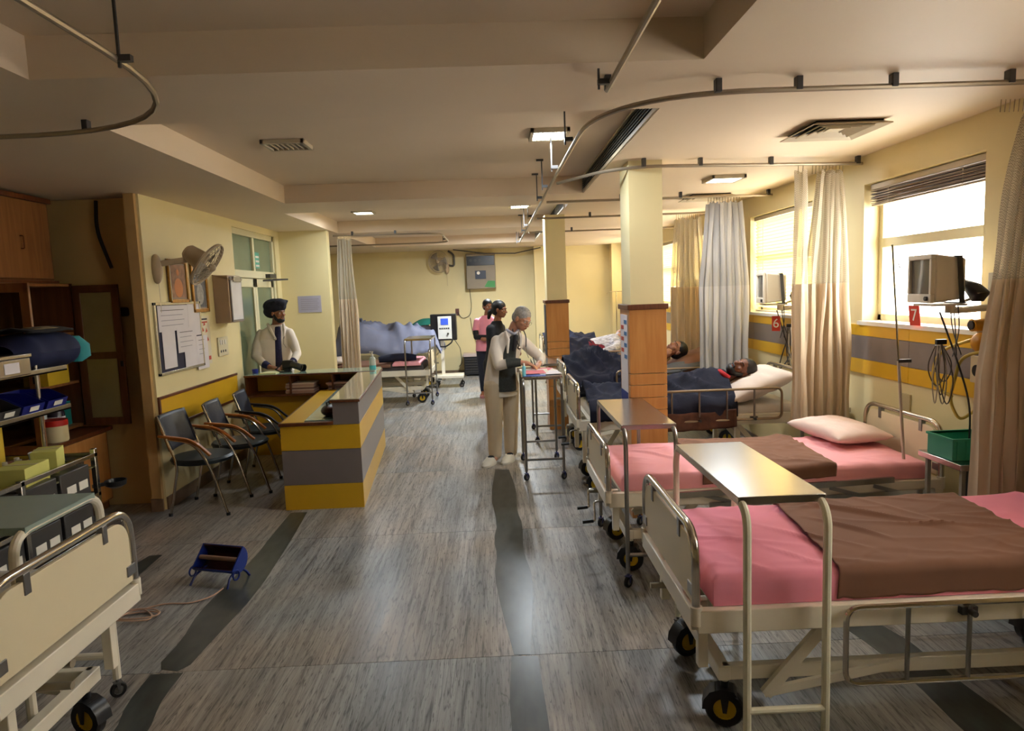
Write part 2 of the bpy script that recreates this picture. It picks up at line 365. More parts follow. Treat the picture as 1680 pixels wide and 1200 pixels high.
# right wall with its window openings
WIN = [(1.1, 2.1), (3.96, 5.26), (6.12, 7.60), (8.25, 9.75), (10.55, 12.05), (12.95, 14.55)]
wr = MB(); wr.box(XR, XR+.25, -3.2, YF+.2, -.2, 1.44); wr.box(XR, XR+.25, -3.2, YF+.2, 2.50, 3.1)
prev = -3.2
for a, b in WIN: wr.box(XR, XR+.25, prev, a, 1.44, 2.50); prev = b
wr.box(XR, XR+.25, prev, YF+.2, 1.44, 2.50)
wall_r = struct('wall_right', wr, CREAMW, flat=True)
for i, (a, b) in enumerate(WIN):
    w = struct('window_%d' % (i+1), B(XR-.03, XR+.12, a-.02, b+.02, 1.435, 1.465), WHITEP)
    fr = MB(); X0, X1 = XR+.12, XR+.17
    for y in (a, b-.05): fr.box(X0, X1, y, y+.05, 1.465, 2.5)
    for z in (1.465, 2.45): fr.box(X0, X1, a, b, z, z+.05)
    obj('window_frame', fr, FRAMEP, w, bevel=.004)
    obj('transom_bar', B(X0-.01, X1-.005, a+.05, b-.05, 2.02, 2.09), FRAMEP, w, bevel=.004)
    for z0, z1 in ((1.515, 2.02), (2.09, 2.45)): obj('pane', B(XR+.142, XR+.147, a+.05, b-.05, z0, z1), GLASS, w, flat=True)
# marks scribbled on the first window
w1 = [o for o in SC.objects if o.name == 'window_2'][0]
mk = MB(); X = XR+.138
mk.tube([(X, 5.03, 1.90), (X, 5.01, 1.86), (X, 4.97, 1.905)], .004, 5); mk.tube([(X, 4.86, 1.95), (X, 4.855, 1.93), (X, 4.83, 1.93), (X, 4.825, 1.95)], .003, 5)
obj('scribbled_mark', mk, INK, w1)
# dado bands below the windows (laminate boards on the right wall)
for nm, z0, z1, mt in (('band_panel', 1.352, 1.434, YEL), ('band_panel', 1.170, 1.350, GREYL), ('band_panel', 1.058, 1.168, YEL)):
    y = 3.2
    while y < 14.9:
        y1 = min(y+1.42, 14.9); obj(nm, B(XR-.018, XR, y, y1-.003, z0, z1), mt, wall_r, bevel=.001); y = y1
struct('baseboard_right', B(XR-.015, XR, -3, YF, 0, .1), SKIRT, flat=True)

wf = MB(); wf.box(-5.2, XR+.25, YF, YF+.2, -.2, 3.1)
wall_far = struct('wall_far', wf, CREAMW, flat=True)
struct('baseboard_far', B(-5.1, XR, YF-.015, YF, 0, .1), SKIRT, flat=True)
struct('trim_1', B(.86, 1.24, YF-.30, YF, 0, ZC), CREAMW, flat=True)     # pilaster on the far wall
struct('trim_2', B(2.52, XR, YF-.28, YF, 0, ZC), CREAMW, flat=True)
# left side: wall of the corridor with the glazed double door, wall that closes the niche, partition
wl = MB(); DY0, DY1, DZ = 7.92, 9.42, 2.64
wl.box(XL-.10, XL, 5.9, DY0, -.2, 3.1); wl.box(XL-.10, XL, DY0, DY1, DZ, 3.1); wl.box(XL-.10, XL, DY1, 9.6, -.2, 3.1)
wall_l = struct('wall_left', wl, CREAMW, flat=True)
struct('wall_niche', B(-5.2, XL-.10, 6.12, 6.3, -.2, 3.1), P('shaded niche wall paint', (206, 174, 116), .55, var=.06, scale=1.5), flat=True)  # browner colour paints in the shade of a wall turned from the windows
struct('trim_3', B(XL-.105, XL-.02, 5.86, 6.12, 0, ZC), P('shaded pilaster paint', (196, 160, 104), .55), flat=True)  # tan colour carries the shade on this camera-facing pilaster
struct('wall_partition', B(-3.2, -2.29, 9.6, 9.75, -.2, 3.1), CREAMW, flat=True)
struct('wall_cabinet_side', B(-5.2, -4.2, -3.2, 6.2, -.2, 3.1), CREAMW, flat=True)
struct('wall_alcove', B(-5.2, -5.0, 9.6, 15.2, -.2, 3.1), CREAMW, flat=True)
struct('wall_behind', B(-5.2, 3.1, -3.4, -3.2, -.2, 3.1), CREAMW, flat=True)
struct('wall_corridor', B(-5.2, -5.0, 6.2, 9.7, -.2, 3.1), CREAMW, flat=True)
bs = MB(); bs.box(XL, XL+.015, 5.9, DY0-.06, 0, .11)
struct('baseboard_left', bs, SKIRT, flat=True); struct('baseboard_niche', B(XL-.11, XL-.005, 5.845, 5.86, 0, .11), SKIRT, flat=True)
struct('baseboard_partition', B(XL, -2.29, 9.585, 9.6, 0, .11), SKIRT, flat=True)

# ceiling with recessed coffers
CO = [(-1.85, .9, -.3, 2.92), (-2.0, .9, 3.68, 6.80), (-2.25, .84, 7.60, 10.15), (-2.25, .80, 10.95, 13.3)]
ce = MB(); T = ZC+.2; prev = -3.2
for x0, x1, y0, y1 in CO:
    ce.box(-5.2, 3.1, prev, y0, ZC, T); ce.box(-5.2, x0, y0, y1, ZC, T); ce.box(x1, 3.1, y0, y1, ZC, T); prev = y1
ce.box(-5.2, 3.1, prev, 15.2, ZC, T)
ceiling = struct('ceiling', ce, CEIL, flat=True)
struct('ceiling_slab', B(-5.2, 3.1, -3.2, 15.2, ZC+.17, ZC+.22+.1), CEIL, flat=True)

# glazed double door in the left wall
d = struct('door_1', MB().box(XL-.10, XL-.02, DY0, DY0+.06, 0, DZ).box(XL-.10, XL-.02, DY1-.06, DY1, 0, DZ).box(XL-.10, XL-.02, DY0, DY1, DZ-.07, DZ)
           .box(XL-.10, XL-.02, DY0, DY1, 2.07, 2.16), FRAMEP, bevel=.004)
ym = (DY0+DY1)/2
obj('transom_mullion', B(XL-.09, XL-.03, ym-.03, ym+.03, 2.16, DZ-.07), FRAMEP, d, bevel=.003)
for a, b in ((DY0+.06, ym-.03), (ym+.03, DY1-.06)): obj('transom_pane', B(XL-.063, XL-.057, a, b, 2.16, DZ-.07), FROST, d, flat=True)
for a, b in ((DY0+.065, ym-.002), (ym+.002, DY1-.065)):
    lf = MB(); lf.box(XL-.085, XL-.04, a, a+.07, .02, 2.065).box(XL-.085, XL-.04, b-.07, b, .02, 2.065).box(XL-.085, XL-.04, a, b, 1.96, 2.065).box(XL-.085, XL-.04, a, b, .02, .16)
    o = obj('door_leaf', lf, FRAMEP, d, bevel=.003)
    obj('pane', B(XL-.065, XL-.06, a+.07, b-.07, .16, 1.96), FROST, o, flat=True)
dc = MB().box(XL-.02, XL+.04, ym+.35, ym+.60, 2.08, 2.13).bar((XL+.03, ym+.5, 2.06), (XL+.28, ym+.28, 2.05), .02).bar((XL+.28, ym+.28, 2.05), (XL+.02, ym+.12, 2.04), .02)
obj('door_closer', dc, DGREY, d)
st = obj('door_sticker', B(XL-.056, XL-.054, ym+.10, ym+.26, 2.20, 2.40), P('green sticker', (80, 160, 140), .5), d, flat=True)
for k in range(3): obj('sticker_line', B(XL-.0535, XL-.0525, ym+.12, ym+.24, 2.22+.055*k, 2.245+.055*k), WHITEP, st, flat=True)
# corridor behind the frosted door is dim: closed by the wall above

# pillars with wood cladding
def pillar(x0, x1, y0, y1, label, poster):
    p = struct('wall_pillar', B(x0, x1, y0, y1, 0, ZC), CREAMW, flat=True)
    c = .016
    sg = [(0, .30), (.306, .56), (.566, .85), (.856, .945), (.951, 1.042), (1.048, 1.13), (1.136, 1.62)]
    for a, b in sg:
        obj('cladding_board', B(x0-c, x1+c, y0-c, y0, a, b), ORWOOD, p, bevel=.0015)
        obj('cladding_board', B(x0-c, x0, y0, y1, a, b), ORWOOD, p, bevel=.0015)
        obj('cladding_board', B(x1, x1+c, y0, y1, a, b), ORWOOD, p, bevel=.0015)
        obj('cladding_board', B(x0-c, x1+c, y1, y1+c, a, b), ORWOOD, p, bevel=.0015)
    obj('cap_molding', MB().box(x0-.03, x1+.03, y0-.03, y1+.03, 1.62, 1.66), BRTRIM, p, bevel=.004)
    return p
pillar(1.02, 1.27, 5.15, 5.50, '', 1); pillar(.655, .905, 8.65, 9.0, '', 0)
# posters on the aisle side of the pillars
t = thing('poster', 'narrow blue and white printed poster on the side of the near wood-clad pillar', 'poster', (1.0, 5.33, .6), world=True)
obj('paper_sheet', B(1.0-.0015, 1.003, 5.20, 5.47, .68, 1.58), PAPER, t, flat=True)
for k in range(7): obj('text_block', B(.996, .9985, 5.22+.12*(k % 2), 5.32+.12*(k % 2), 1.24+.045*k, 1.27+.045*k), REDINK if k % 2 else P('blue ink', (60, 110, 160), .6), t, flat=True)
obj('blue_panel', B(.996, .9985, 5.20, 5.47, .84, .98), P('deep blue print', (30, 50, 130), .6), t, flat=True)
one('poster', B(.632, .637, 8.68, 8.97, .95, 1.60), P('dark print', (60, 58, 60), .6), 'dark narrow notice on the side of the far wood-clad pillar', 'poster', flat=True)

# ------------------------------------------------------------------ ceiling fittings
def lamp(x, y, z, sx, sy, label, on=True, watts=LAMP_W*2.5):
    t = thing('ceiling_light', label, 'light', (x, y, z-.03))
    fr = MB()
    for a in (0, 1): fr.box(-sx/2, sx/2, (sy/2-.025)*(1 if a else -1)-.025*(0 if a else 0), (sy/2)*(1 if a else -1), 0, .03) if 0 else None
    fr.box(-sx/2, sx/2, -sy/2, -sy/2+.025, 0, .03).box(-sx/2, sx/2, sy/2-.025, sy/2, 0, .03).box(-sx/2, -sx/2+.025, -sy/2, sy/2, 0, .03).box(sx/2-.025, sx/2, -sy/2, sy/2, 0, .03)
    obj('frame', fr, OFFGRL, t, bevel=.003)
    obj('diffuser', B(-sx/2+.025, sx/2-.025, -sy/2+.025, sy/2-.025, .018, .028), LEDM if on else P('old diffuser', (150, 140, 120), .5), t, flat=True)
    for k in range(6):
        xx = -sx/2+.025+(sx-.05)*(k+1)/7; obj('louver', B(xx-.0015, xx+.0015, -sy/2+.025, sy/2-.025, .002, .017), OFFGRL, t, flat=True)
    if on:
        l = bpy.data.lights.new('lamp light', 'AREA'); l.energy = watts; l.size = min(sx, sy)*.8; l.color = (.86, .94, 1)
        lo = bpy.data.objects.new('lamp_light', l); COL.objects.link(lo); lo.parent = t; lo.location = (0, 0, -.03)
    return t
CZ = ZC+.17
lamp(.42, 4.92, CZ, .27, .30, 'lit square louvred ceiling light nearest the camera beside the aisle curtain rail')
lamp(-1.66, 9.05, CZ, .27, .30, 'lit ceiling light on the left above the reception counter')
lamp(.36, 8.95, CZ, .27, .30, 'lit ceiling light in the second recess near the aisle rail', watts=LAMP_W*4)
lamp(.10, 12.1, CZ, .27, .30, 'small lit ceiling light farthest down the aisle', watts=LAMP_W*16)
lamp(-2.05, 10.55, CZ, .30, .50, 'bright ceiling light over the curtained alcove bed', watts=LAMP_W*45)
lamp(2.05, 6.10, ZC, .30, .30, 'glaring ceiling light above the bearded patient bed', watts=LAMP_W*3)
lamp(-1.42, 4.98, CZ, .30, .26, 'unlit small square ceiling fitting in the nearest recess', on=False)

def diffuser(x, y, label):
    t = thing('air_diffuser', label, 'vent', (x, y, ZC-.03), group='square air diffusers')
    for k, (a, h) in enumerate(((.235, .0), (.165, .004), (.115, .008), (.07, .012))):
        m = MB(); w = .045 if k == 0 else .028
        for q in range(4):
            M = RZ(q*PI/2)
            m.add([(-a, -a, h), (a, -a, h), (a-w, -a+w, h+.02), (-a+w, -a+w, h+.02), (-a, -a, h+.006), (a, -a, h+.006), (a-w, -a+w, h+.026), (-a+w, -a+w, h+.026)],
                  [(0, 1, 2, 3), (7, 6, 5, 4), (0, 4, 5, 1), (1, 5, 6, 2), (2, 6, 7, 3), (3, 7, 4, 0)], M)
        obj('outer_frame' if k == 0 else 'louver_ring', m, OFFGRL, t, flat=True)
    obj('core', B(-.045, .045, -.045, .045, .014, .02), OFFGRL, t, flat=True); obj('duct_shade_plate', B(-.2, .2, -.2, .2, .026, .030), DARKIN, t, flat=True)  # dark plate painted as the shade inside the duct
    return t
diffuser(2.12, 4.28, 'square white air diffuser in the ceiling above the two pink beds')
diffuser(2.28, 7.35, 'square white air diffuser farther back near the grey curtain')

def grille(x, y0, y1, label):
    t = thing('linear_grille', label, 'vent', (x-.012, y0, ZC+.004), group='linear air grilles')
    L = y1-y0; H = .155; m = MB().box(0, .012, 0, L, 0, .022).box(0, .012, 0, L, H-.016, H).box(0, .012, 0, .03, .022, H-.016).box(0, .012, L-.03, L, .022, H-.016)
    obj('frame', m, OFFGRL, t, flat=True); obj('shade_backing', B(.009, .0115, .03, L-.03, .022, H-.016), DARKIN, t, flat=True)  # dark sheet behind the slats paints the shade of the recess
    for k in range(5):
        z = .034+.021*k; obj('slat', MB().add([(-.004, .03, z), (.008, .03, z+.004), (.008, .03, z+.007), (-.004, .03, z+.003), (-.004, L-.03, z), (.008, L-.03, z+.004), (.008, L-.03, z+.007), (-.004, L-.03, z+.003)],
            [(0, 1, 2, 3), (7, 6, 5, 4), (0, 4, 5, 1), (1, 5, 6, 2), (2, 6, 7, 3), (3, 7, 4, 0)]), P('grey slat', (120, 112, 100), .5), t, flat=True)
grille(.9, 3.70, 6.78, 'long dark linear air grille in the nearest ceiling recess')
grille(.84, 8.0, 9.9, 'dark linear air grille in the second ceiling recess')
grille(.80, 11.1, 12.9, 'small dark linear air grille in the farthest ceiling recess')

# ------------------------------------------------------------------ curtain rails
RZT = ZC-.055
def rail(pts, label, brackets, r=.55, closed=False, hang=()):
    pts = [(x, y, RZT) for x, y in pts]; t = thing('curtain_rail', label, 'curtain rail', pts[0], world=True, group='ceiling curtain rails')
    obj('rail', MB().tube(rp(pts, r, 12), .0125, 8), ALU, t)
    for (x, y) in brackets: obj('bracket', B(x-.014, x+.014, y-.02, y+.02, RZT-.004, ZC), DGREY, t, bevel=.002)
    for (x, y) in hang:
        obj('hanger_rod', MB().box(x-.06, x-.01, y-.012, y+.012, RZT-.01, RZT+.012).bar((x-.055, y, RZT-.03), (x-.055, y, ZC+.16), .009).box(x-.10, x-.04, y-.012, y+.012, ZC+.155, ZC+.17), DGREY, t)
    return t
rail([(2.84, 3.20), (.52, 3.20), (.50, 5.6), (.48, 12.6)], 'curved curtain rail sweeping round the nearest beds and down the aisle', [(1.05, 3.2), (1.42, 3.2), (1.86, 3.2), (2.4, 3.2)], .75,
     hang=[(.50, 4.1), (.495, 5.0), (.49, 5.9), (.49, 6.6), (.48, 8.2), (.48, 9.3), (.48, 10.1), (.48, 11.4), (.48, 12.4)])
rail([(2.84, 5.28), (.95, 5.06), (.55, 5.75)], 'curtain rail crossing in front of the near wood-clad pillar', [(1.55, 5.13), (2.1, 5.19), (2.8, 5.27), (1.12, 5.08)], .4)
rail([(2.84, 6.98), (.55, 6.95)], 'curtain rail between the bearded patient bed and the next one', [(1.3, 6.96), (1.9, 6.96), (2.8, 6.98)])
rail([(2.84, 8.5), (.55, 8.5)], 'curtain rail crossing just in front of the far wood-clad pillar', [(1.2, 8.5), (2.0, 8.5), (2.8, 8.5)])
rail([(2.84, 10.5), (.55, 10.5)], 'curtain rail farthest back on the window side', [(1.2, 10.5), (2.0, 10.5), (2.8, 10.5)])
rail([(.53, -1.0), (.53, 3.12)], 'short straight curtain rail over the aisle ending near the camera', [(.53, 3.1)], hang=[(.53, 3.0)])
rail([(-1.30, -1.0), (-1.30, 3.60), (-4.15, 3.62)], 'curved curtain rail hanging over the bed at the near left', [(-2.0, 3.56), (-2.9, 3.61), (-3.8, 3.61)], 1.15, hang=[(-1.24, 2.55)])
rail([(-2.27, 9.9), (-.75, 10.05), (-.75, 11.9), (-3.4, 11.9)], 'curtain rail enclosing the alcove at the far left', [(-2.0, 9.93), (-1.4, 10.0)], .35, hang=[(-.75, 11.2)])
# power cable looping across the far ceiling and dangling hose on the niche wall
one('hanging_cable', MB().tube([(-.85, 14.6, 2.70), (-.2, 14.6, 2.60), (.45, 14.6, 2.58), (1.0, 14.6, 2.68)], .012, 6), DGREY, 'thin cable sagging along the far wall just under the ceiling', 'cable')
one('dangling_hose', MB().tube(rp([(-3.40, 6.08, 2.70), (-3.41, 6.06, 2.45), (-3.30, 6.04, 2.12)], .2), .016, 8), BLACKPL, 'black hose hanging from the ceiling beside the tall wooden cabinet', 'hose')

# ------------------------------------------------------------------ curtains
def curtain(x0, x1, y, z0, folds, label, mat=CURT, ztop=RZT-.04, bunch=((0, 1),), amp=.05, sweep=0, seed=0, top=None):
    t = thing('privacy_curtain', label, 'curtain', ((x0+x1)/2, y, z0), world=True, group='privacy curtains')
    zn = ztop-.86
    def fn(za, zb):
        def g(u, v):
            z = za+(zb-za)*v; k = (ztop-z)/(ztop-z0)         # 0 top .. 1 bottom
            w = .72+.28*min(1, k*2.2); xx = x0+(x1-x0)*(.5+(u-.5)*w)+sweep*k*k
            if top:
                kk = min(1, k*1.6)**.8; xx = (top[0]+(top[1]-top[0])*u)*(1-kk)+(x0+(x1-x0)*u)*kk
            a = amp*(.55+.6*k); yy = y+a*math.sin(2*PI*folds*u+1.5*fbm(u*3, k*1.4, seed))+.02*fbm(u*9, k*5, seed+3)
            xx += .35*(x1-x0)/folds*math.sin(4*PI*folds*u+seed)*.5+.02*fbm(u*4, k*3, seed+9)
            dz = 0
            if v == 0 and za == ztop: dz = -.035*abs(math.sin(PI*folds*u*1.5+seed))
            return (xx, yy, z+dz)
        return g
    nx = folds*14
    obj('net_panel', MB().grid(nx, 14, fn(ztop, zn)), NET if mat is CURT else P('grey curtain net', (176, 172, 168), .9, trans=.35), t)
    obj('cloth_panel', MB().grid(nx, 34, fn(zn, z0)), mat, t)
    nh = folds*2
    for i in range(nh):
        x = x0+(x1-x0)*(.14+.72*(i+.5)/nh); obj('hook', MB().tube([(x, y, ztop+.03), (x, y+.006, ztop-.03)], .003, 4), CHROME, t)
    return t
curtain(2.50, 2.82, 3.46, .45, 5, 'cream curtain bunched at the right edge of the picture beside the nearest bed', amp=.05, seed=1, top=(2.70, 2.83))
curtain(2.28, 2.38, 5.20, .66, 1, 'narrow strip of cream net curtain hanging just left of the larger cream one', amp=.03, seed=2)
curtain(2.38, 2.74, 5.25, .62, 5, 'cream curtain hanging at the head of the pillowed pink bed', amp=.05, seed=3, top=(2.50, 2.66))
curtain(2.10, 2.58, 6.96, .80, 6, 'grey white curtain hanging behind the bearded patient', CURTG, amp=.05, seed=4)
curtain(2.20, 2.64, 8.52, .70, 6, 'beige curtain hanging beyond the grey one near the far pillar', amp=.05, seed=5)
curtain(-2.25, -1.98, 9.92, .12, 5, 'grey topped cream curtain tied at the partition edge of the alcove', amp=.05, seed=6)

# ------------------------------------------------------------------ window blinds
def blind(i, up=False):
    a, b = WIN[i]; X = XR+.06
    lab = {1: 'gathered brown blind pulled up at the top of the nearest window', 2: 'closed cream blind glowing behind the monitor of bed six', 3: 'closed blind on the window between the grey and beige curtains',
           4: 'closed blind on the window beyond the beige curtain', 5: 'closed yellow-lit blind on the farthest window'}[i]
    t = thing('window_blind', lab, 'blind', (X, a+.02, 2.0), world=True, group='venetian blinds')
    obj('headrail', B(X-.025, X+.025, a+.02, b-.02, 2.455, 2.495), OFFGRL, t, bevel=.003)
    L = b-a-.06
    if up:
        me = None
        for k in range(14):
            z = 2.445-.0068*k; sag = .004*math.sin(k*1.7)
            if me is None:
                o = obj('slat', MB().box(0-.028, .028, 0, L, -.002, .002), P('brown blind slat', (132, 108, 82), .5), t); me = o.data; lx = o.location
            else: o = bpy.data.objects.new('slat', me); COL.objects.link(o); o.parent = t
            o.location = Vector((X+.004*(k % 3), a+.03, z))-Vector((X, a+.02, 2.0))+Vector((0, 0, 0)); o.rotation_euler = (sag, .06*math.sin(k*2.3), 0)
            if k == 0:
                for v in me.vertices: v.co += Vector(OFF[t.name])
        obj('bottom_rail', B(X-.02, X+.02, a+.03, b-.03, 2.335, 2.349), P('blind rail', (150, 128, 100), .5), t, bevel=.003)
    else:
        n = 27; me = None
        for k in range(n):
            z = 2.435-.0345*k
            if me is None:
                o = obj('slat', MB().box(-.02, .02, 0, L, -.0012, .0012), BLINDM, t, flat=True); me = o.data
                for v in me.vertices: v.co += Vector(OFF[t.name])
            else: o = bpy.data.objects.new('slat', me); COL.objects.link(o); o.parent = t
            o.location = Vector((0, .01, z-2.0)); o.rotation_euler = (0, math.radians(52+6*math.sin(k*1.3+i)), 0)
        obj('bottom_rail', B(X-.012, X+.012, a+.03, b-.03, 1.472, 1.486), OFFGRL, t)
    for yy in (a+.25, b-.25): obj('ladder_cord', B(X-.022, X-.020, yy-.002, yy+.002, 1.49 if not up else 2.30, 2.46), OFFGRL, t, flat=True)
blind(1, True); [blind(i) for i in (2, 3, 4, 5)]

# ------------------------------------------------------------------ beds
def caster(par, x, y, r, hood=True, ang=0, name='caster', col=None):
    # fork with tyre and hub; wheel axis horizontal
    M = TX(x, y, 0) @ RZ(ang); col = col or BLACKPL
    m = MB().cyl(M @ Vector((0, 0, r*1.5)), M @ Vector((0, 0, r*2.5)), r*.22)
    for s in (-1, 1): m.add(*[[(-.10*r, s*r*.42-.002, r*.88), (.10*r, s*r*.42-.002, r*.88), (.26*r, s*r*.42-.002, r*2.0), (-.26*r, s*r*.42-.002, r*2.0), (-.10*r, s*r*.42+.002, r*.88), (.10*r, s*r*.42+.002, r*.88), (.26*r, s*r*.42+.002, r*2.0), (-.26*r, s*r*.42+.002, r*2.0)],
        [(0, 1, 2, 3), (7, 6, 5, 4), (0, 4, 5, 1), (1, 5, 6, 2), (2, 6, 7, 3), (3, 7, 4, 0)]], M)
    m.box(-.5*r, .5*r, -.44*r, .44*r, r*1.97, r*2.08, M)
    if hood:
        pr = [(-1.14*r, r), (-1.06*r, 1.5*r), (-.75*r, 1.95*r), (-.2*r, 2.18*r), (.45*r, 2.1*r), (.62*r, 1.85*r), (.1*r, 1.86*r), (-.55*r, 1.6*r), (-.92*r, r)]
        vs = [(a, s*.46*r, b) for s in (-1, 1) for a, b in pr]; n = len(pr)
        m.add(vs, [tuple(range(n))[::-1], tuple(range(n, 2*n))]+[(i, (i+1) % n, n+(i+1) % n, n+i) for i in range(n)], M)
    c = obj(name, m, col, par)
    prof = [(r*.58, -.3*r), (r*.9, -.3*r), (r, -.18*r), (r, .18*r), (r*.9, .3*r), (r*.58, .3*r), (r*.58, -.3*r)]
    RX = M.to_3x3().to_4x4() @ Matrix.Rotation(PI/2, 4, 'X')
    obj('tyre', MB().lathe(prof, M @ Vector((0, 0, r)), 24, RX), BLACK, c)
    obj('hub', MB().lathe([(0, -.2*r), (.25*r, -.24*r), (.55*r, -.16*r), (.6*r, -.3*r), (.6*r, .3*r), (.55*r, .16*r), (.25*r, .24*r), (0, .2*r)], M @ Vector((0, 0, r)), 20, RX), YHUB if hood or r > .06 else P('grey hub', (120, 116, 112), .4), c)
    return c
def endboard(par, x, h, top, name, ys=.43, face=-1):
    t = obj(name, MB().tube(rp([(x, -ys, h-.02), (x, -ys, top), (x, ys, top), (x, ys, h-.02)], .13, 8), .0165, 12), CHROME, par)
    zb = h+.015; yy = ys-.028; tz = top-.035; rr = .10; pts = []
    for k in range(9): a = PI/2*k/8; pts.append((yy-rr+rr*math.cos(a), tz-rr+rr*math.sin(a)))
    for k in range(9): a = PI/2+PI/2*k/8; pts.append((-yy+rr+rr*math.cos(a), tz-rr+rr*math.sin(a)))
    pts += [(-yy, zb), (yy, zb)]
    vs = [(x+d, p[0], p[1]) for d in (-.009, .009) for p in pts]; n = len(pts)
    obj('board_panel', MB().add(vs, [tuple(range(n))[::-1], tuple(range(n, 2*n))]+[(i, (i+1) % n, n+(i+1) % n, n+i) for i in range(n)]), CRPANEL, t, bevel=.002)
    for sy in (-1, 1):
        obj('bracket', B(x-.014, x+.014, sy*(ys-.20)-.016, sy*(ys-.20)+.016, tz-.05, top-.01), GTUBE, t, bevel=.002)
        obj('bracket', B(x-.014, x+.014, min(sy*(ys-.07), sy*ys), max(sy*(ys-.07), sy*ys), zb+.03, zb+.075), GTUBE, t, bevel=.002)
    for sy in (-1, 1): obj('socket', MB().cyl((x, sy*ys, h-.06), (x, sy*ys, h+.012), .023), CRPAINT if face else BLACKPL, t)
    return t
def siderail(par, y, h, mode, x0=.55, x1=1.75):
    s = -1 if y < 0 else 1; Y = y+s*.045
    if mode == 'down': zt, zb = h+.0, h-.30; sh = 0
    elif mode == 'mid': zt, zb = h+.02, h-.06; sh = 0
    else: zt, zb = h+.22, h-.04; sh = 0
    if mode == 'mid':      # folded flat: flat bars close together
        t = obj('side_rail', MB().bar((x0-.15, Y, h-.02), (x1, Y, h+.02), .02, .035).bar((x0+.05, Y, h-.09), (x1+.25, Y, h-.06), .018, .03), STEEL, par)
        for k in range(5):
            xx = x0+.1+k*(x1-x0-.1)/4; obj('rail_post', MB().bar((xx-.12, Y, h-.015), (xx+.12, Y, h-.085), .012, .022), GTUBE, t)
        return t
    t = obj('side_rail', MB().tube(rp([(x0, Y, zb), (x0, Y, zt), (x1, Y, zt), (x1, Y, zb)], .055, 6, True), .011, 8, True), CHROME if mode == 'down' else P('brownish steel rail', (150, 130, 106), .3, .8), par)
    n = 5
    for k in range(1, n): xx = x0+(x1-x0)*k/n; obj('rail_post', MB().cyl((xx, Y, zb), (xx, Y, zt), .0085), GTUBE, t)
    for xx in (x0+(x1-x0)*.4, x0+(x1-x0)*.8): obj('rail_clamp', MB().box(xx-.03, xx+.03, min(y, Y), max(y, Y), h-.05, h-.02).cyl((xx, Y+s*.0, h-.035), (xx, Y+s*.03, h-.035), .012), DGREY, t)
    return t
def bed(label, x, y, h, rails=('down', 'down'), rz=0, L=2.02, top=.30, crank=False, group='steel hospital beds', hood=True, wr=.078, head=.34):
    t = thing('hospital_bed', label, 'bed', (x, y, 0), rz, group)
    w = .43
    m = MB()
    for s in (-1, 1): m.box(0, L, s*w-.02, s*w+.02, h-.09, h)
    m.box(-.02, .03, -w, w, h-.085, h-.005).box(L-.03, L+.02, -w, w, h-.085, h-.005)
    obj('bed_frame', m, CRPAINT, t, bevel=.004)
    dk = MB().box(.08, .68, -.40, .40, h-.02, h+.002).box(.70, 1.02, -.40, .40, h-.02, h+.002).box(1.04, L-.06, -.40, .40, h-.02, h+.002)
    obj('bed_deck', dk, CRPAINT, t, bevel=.003)
    m = MB(); zb = .25
    for s in (-1, 1): m.box(.14, L-.16, s*.30-.018, s*.30+.018, zb-.03, zb+.03)
    m.box(.12, .17, -.32, .32, zb-.03, zb+.03).box(L-.19, L-.14, -.32, .32, zb-.03, zb+.03)
    obj('base_frame', m, CRPAINT, t, bevel=.004)
    for xx in (.42, L-.55):
        for s in (-1, 1):
            obj('lift_post', B(xx-.02, xx+.02, s*.30-.02, s*.30+.02, zb+.03, h-.09), CRPAINT, t, bevel=.003) if xx > 1 else obj('lift_post', B(xx-.38, xx-.34, s*.30-.02, s*.30+.02, zb+.03, h-.02), CRPAINT, t, bevel=.003)
    for s in (-1, 1):
        obj('strut', MB().bar((.30, s*.34, .17), (.58, s*.34, h-.08), .022, .045), CRPAINT, t)
        obj('strut', MB().bar((.30, s*.33, .17), (.92, s*.33, zb+.03), .018, .035), CRPAINT, t)
        obj('strut', MB().bar((1.35, s*.33, h-.06), (1.62, s*.33, zb+.05), .02, .04), CRPAINT, t)
    obj('lift_screw', MB().cyl((.02, 0, h-.13), (1.3, 0, h-.15), .018).cyl((-.05, .12, h-.15), (.9, .12, h-.17), .014), P('screw steel', (170, 160, 140), .4, .6), t)
    for xx in (.16, L-.17):
        for s in (-1, 1):
            c = caster(t, xx, s*.27, wr, hood, .3*s)
            obj('stem', MB().cyl((xx, s*.27, wr*2), (xx, s*.27, zb), .016), CRPAINT, c)
    endboard(t, 0, h, h+top, 'footboard', w)
    endboard(t, L, h, h+head, 'headboard', w)
    for s, md in zip((-1, 1), rails):
        if md: siderail(t, s*w, h, md, .55, 1.72)
    if crank:
        for yy in (-.13, .15):
            c = obj('crank_handle', MB().tube(rp([(.02, yy, h-.14), (-.05, yy, h-.15), (-.06, yy-.10, h-.24), (-.08, yy-.10, h-.24)], .02), .007, 6), CHROME, t)
            obj('crank_grip', MB().cyl((-.07, yy-.10, h-.24), (-.14, yy-.10, h-.245), .012), BLACKPL, c)
    return t
bedA = bed('cream steel bed nearest the camera with lowered chrome side rail and brown draw sheet', .71, 2.87, .58)
bedB = bed('cream steel bed with a pillow, second from the camera on the window side', .64, 4.44, .56, ('mid', 'mid'), L=2.04, top=.27, crank=True)
bedC = bed('steel bed carrying the bearded patient, raised brownish side rails', .67, 6.13, .68, ('up', 'up'), L=1.95, top=.30, crank=True)
bedD = bed('steel bed just past the near pillar carrying the dark-haired patient on a brown pillow', .72, 7.72, .68, ('up', None), L=1.98)
bedE = bed('steel bed carrying the patient with the bandaged head', .74, 9.75, .70, ('up', None), L=1.98)
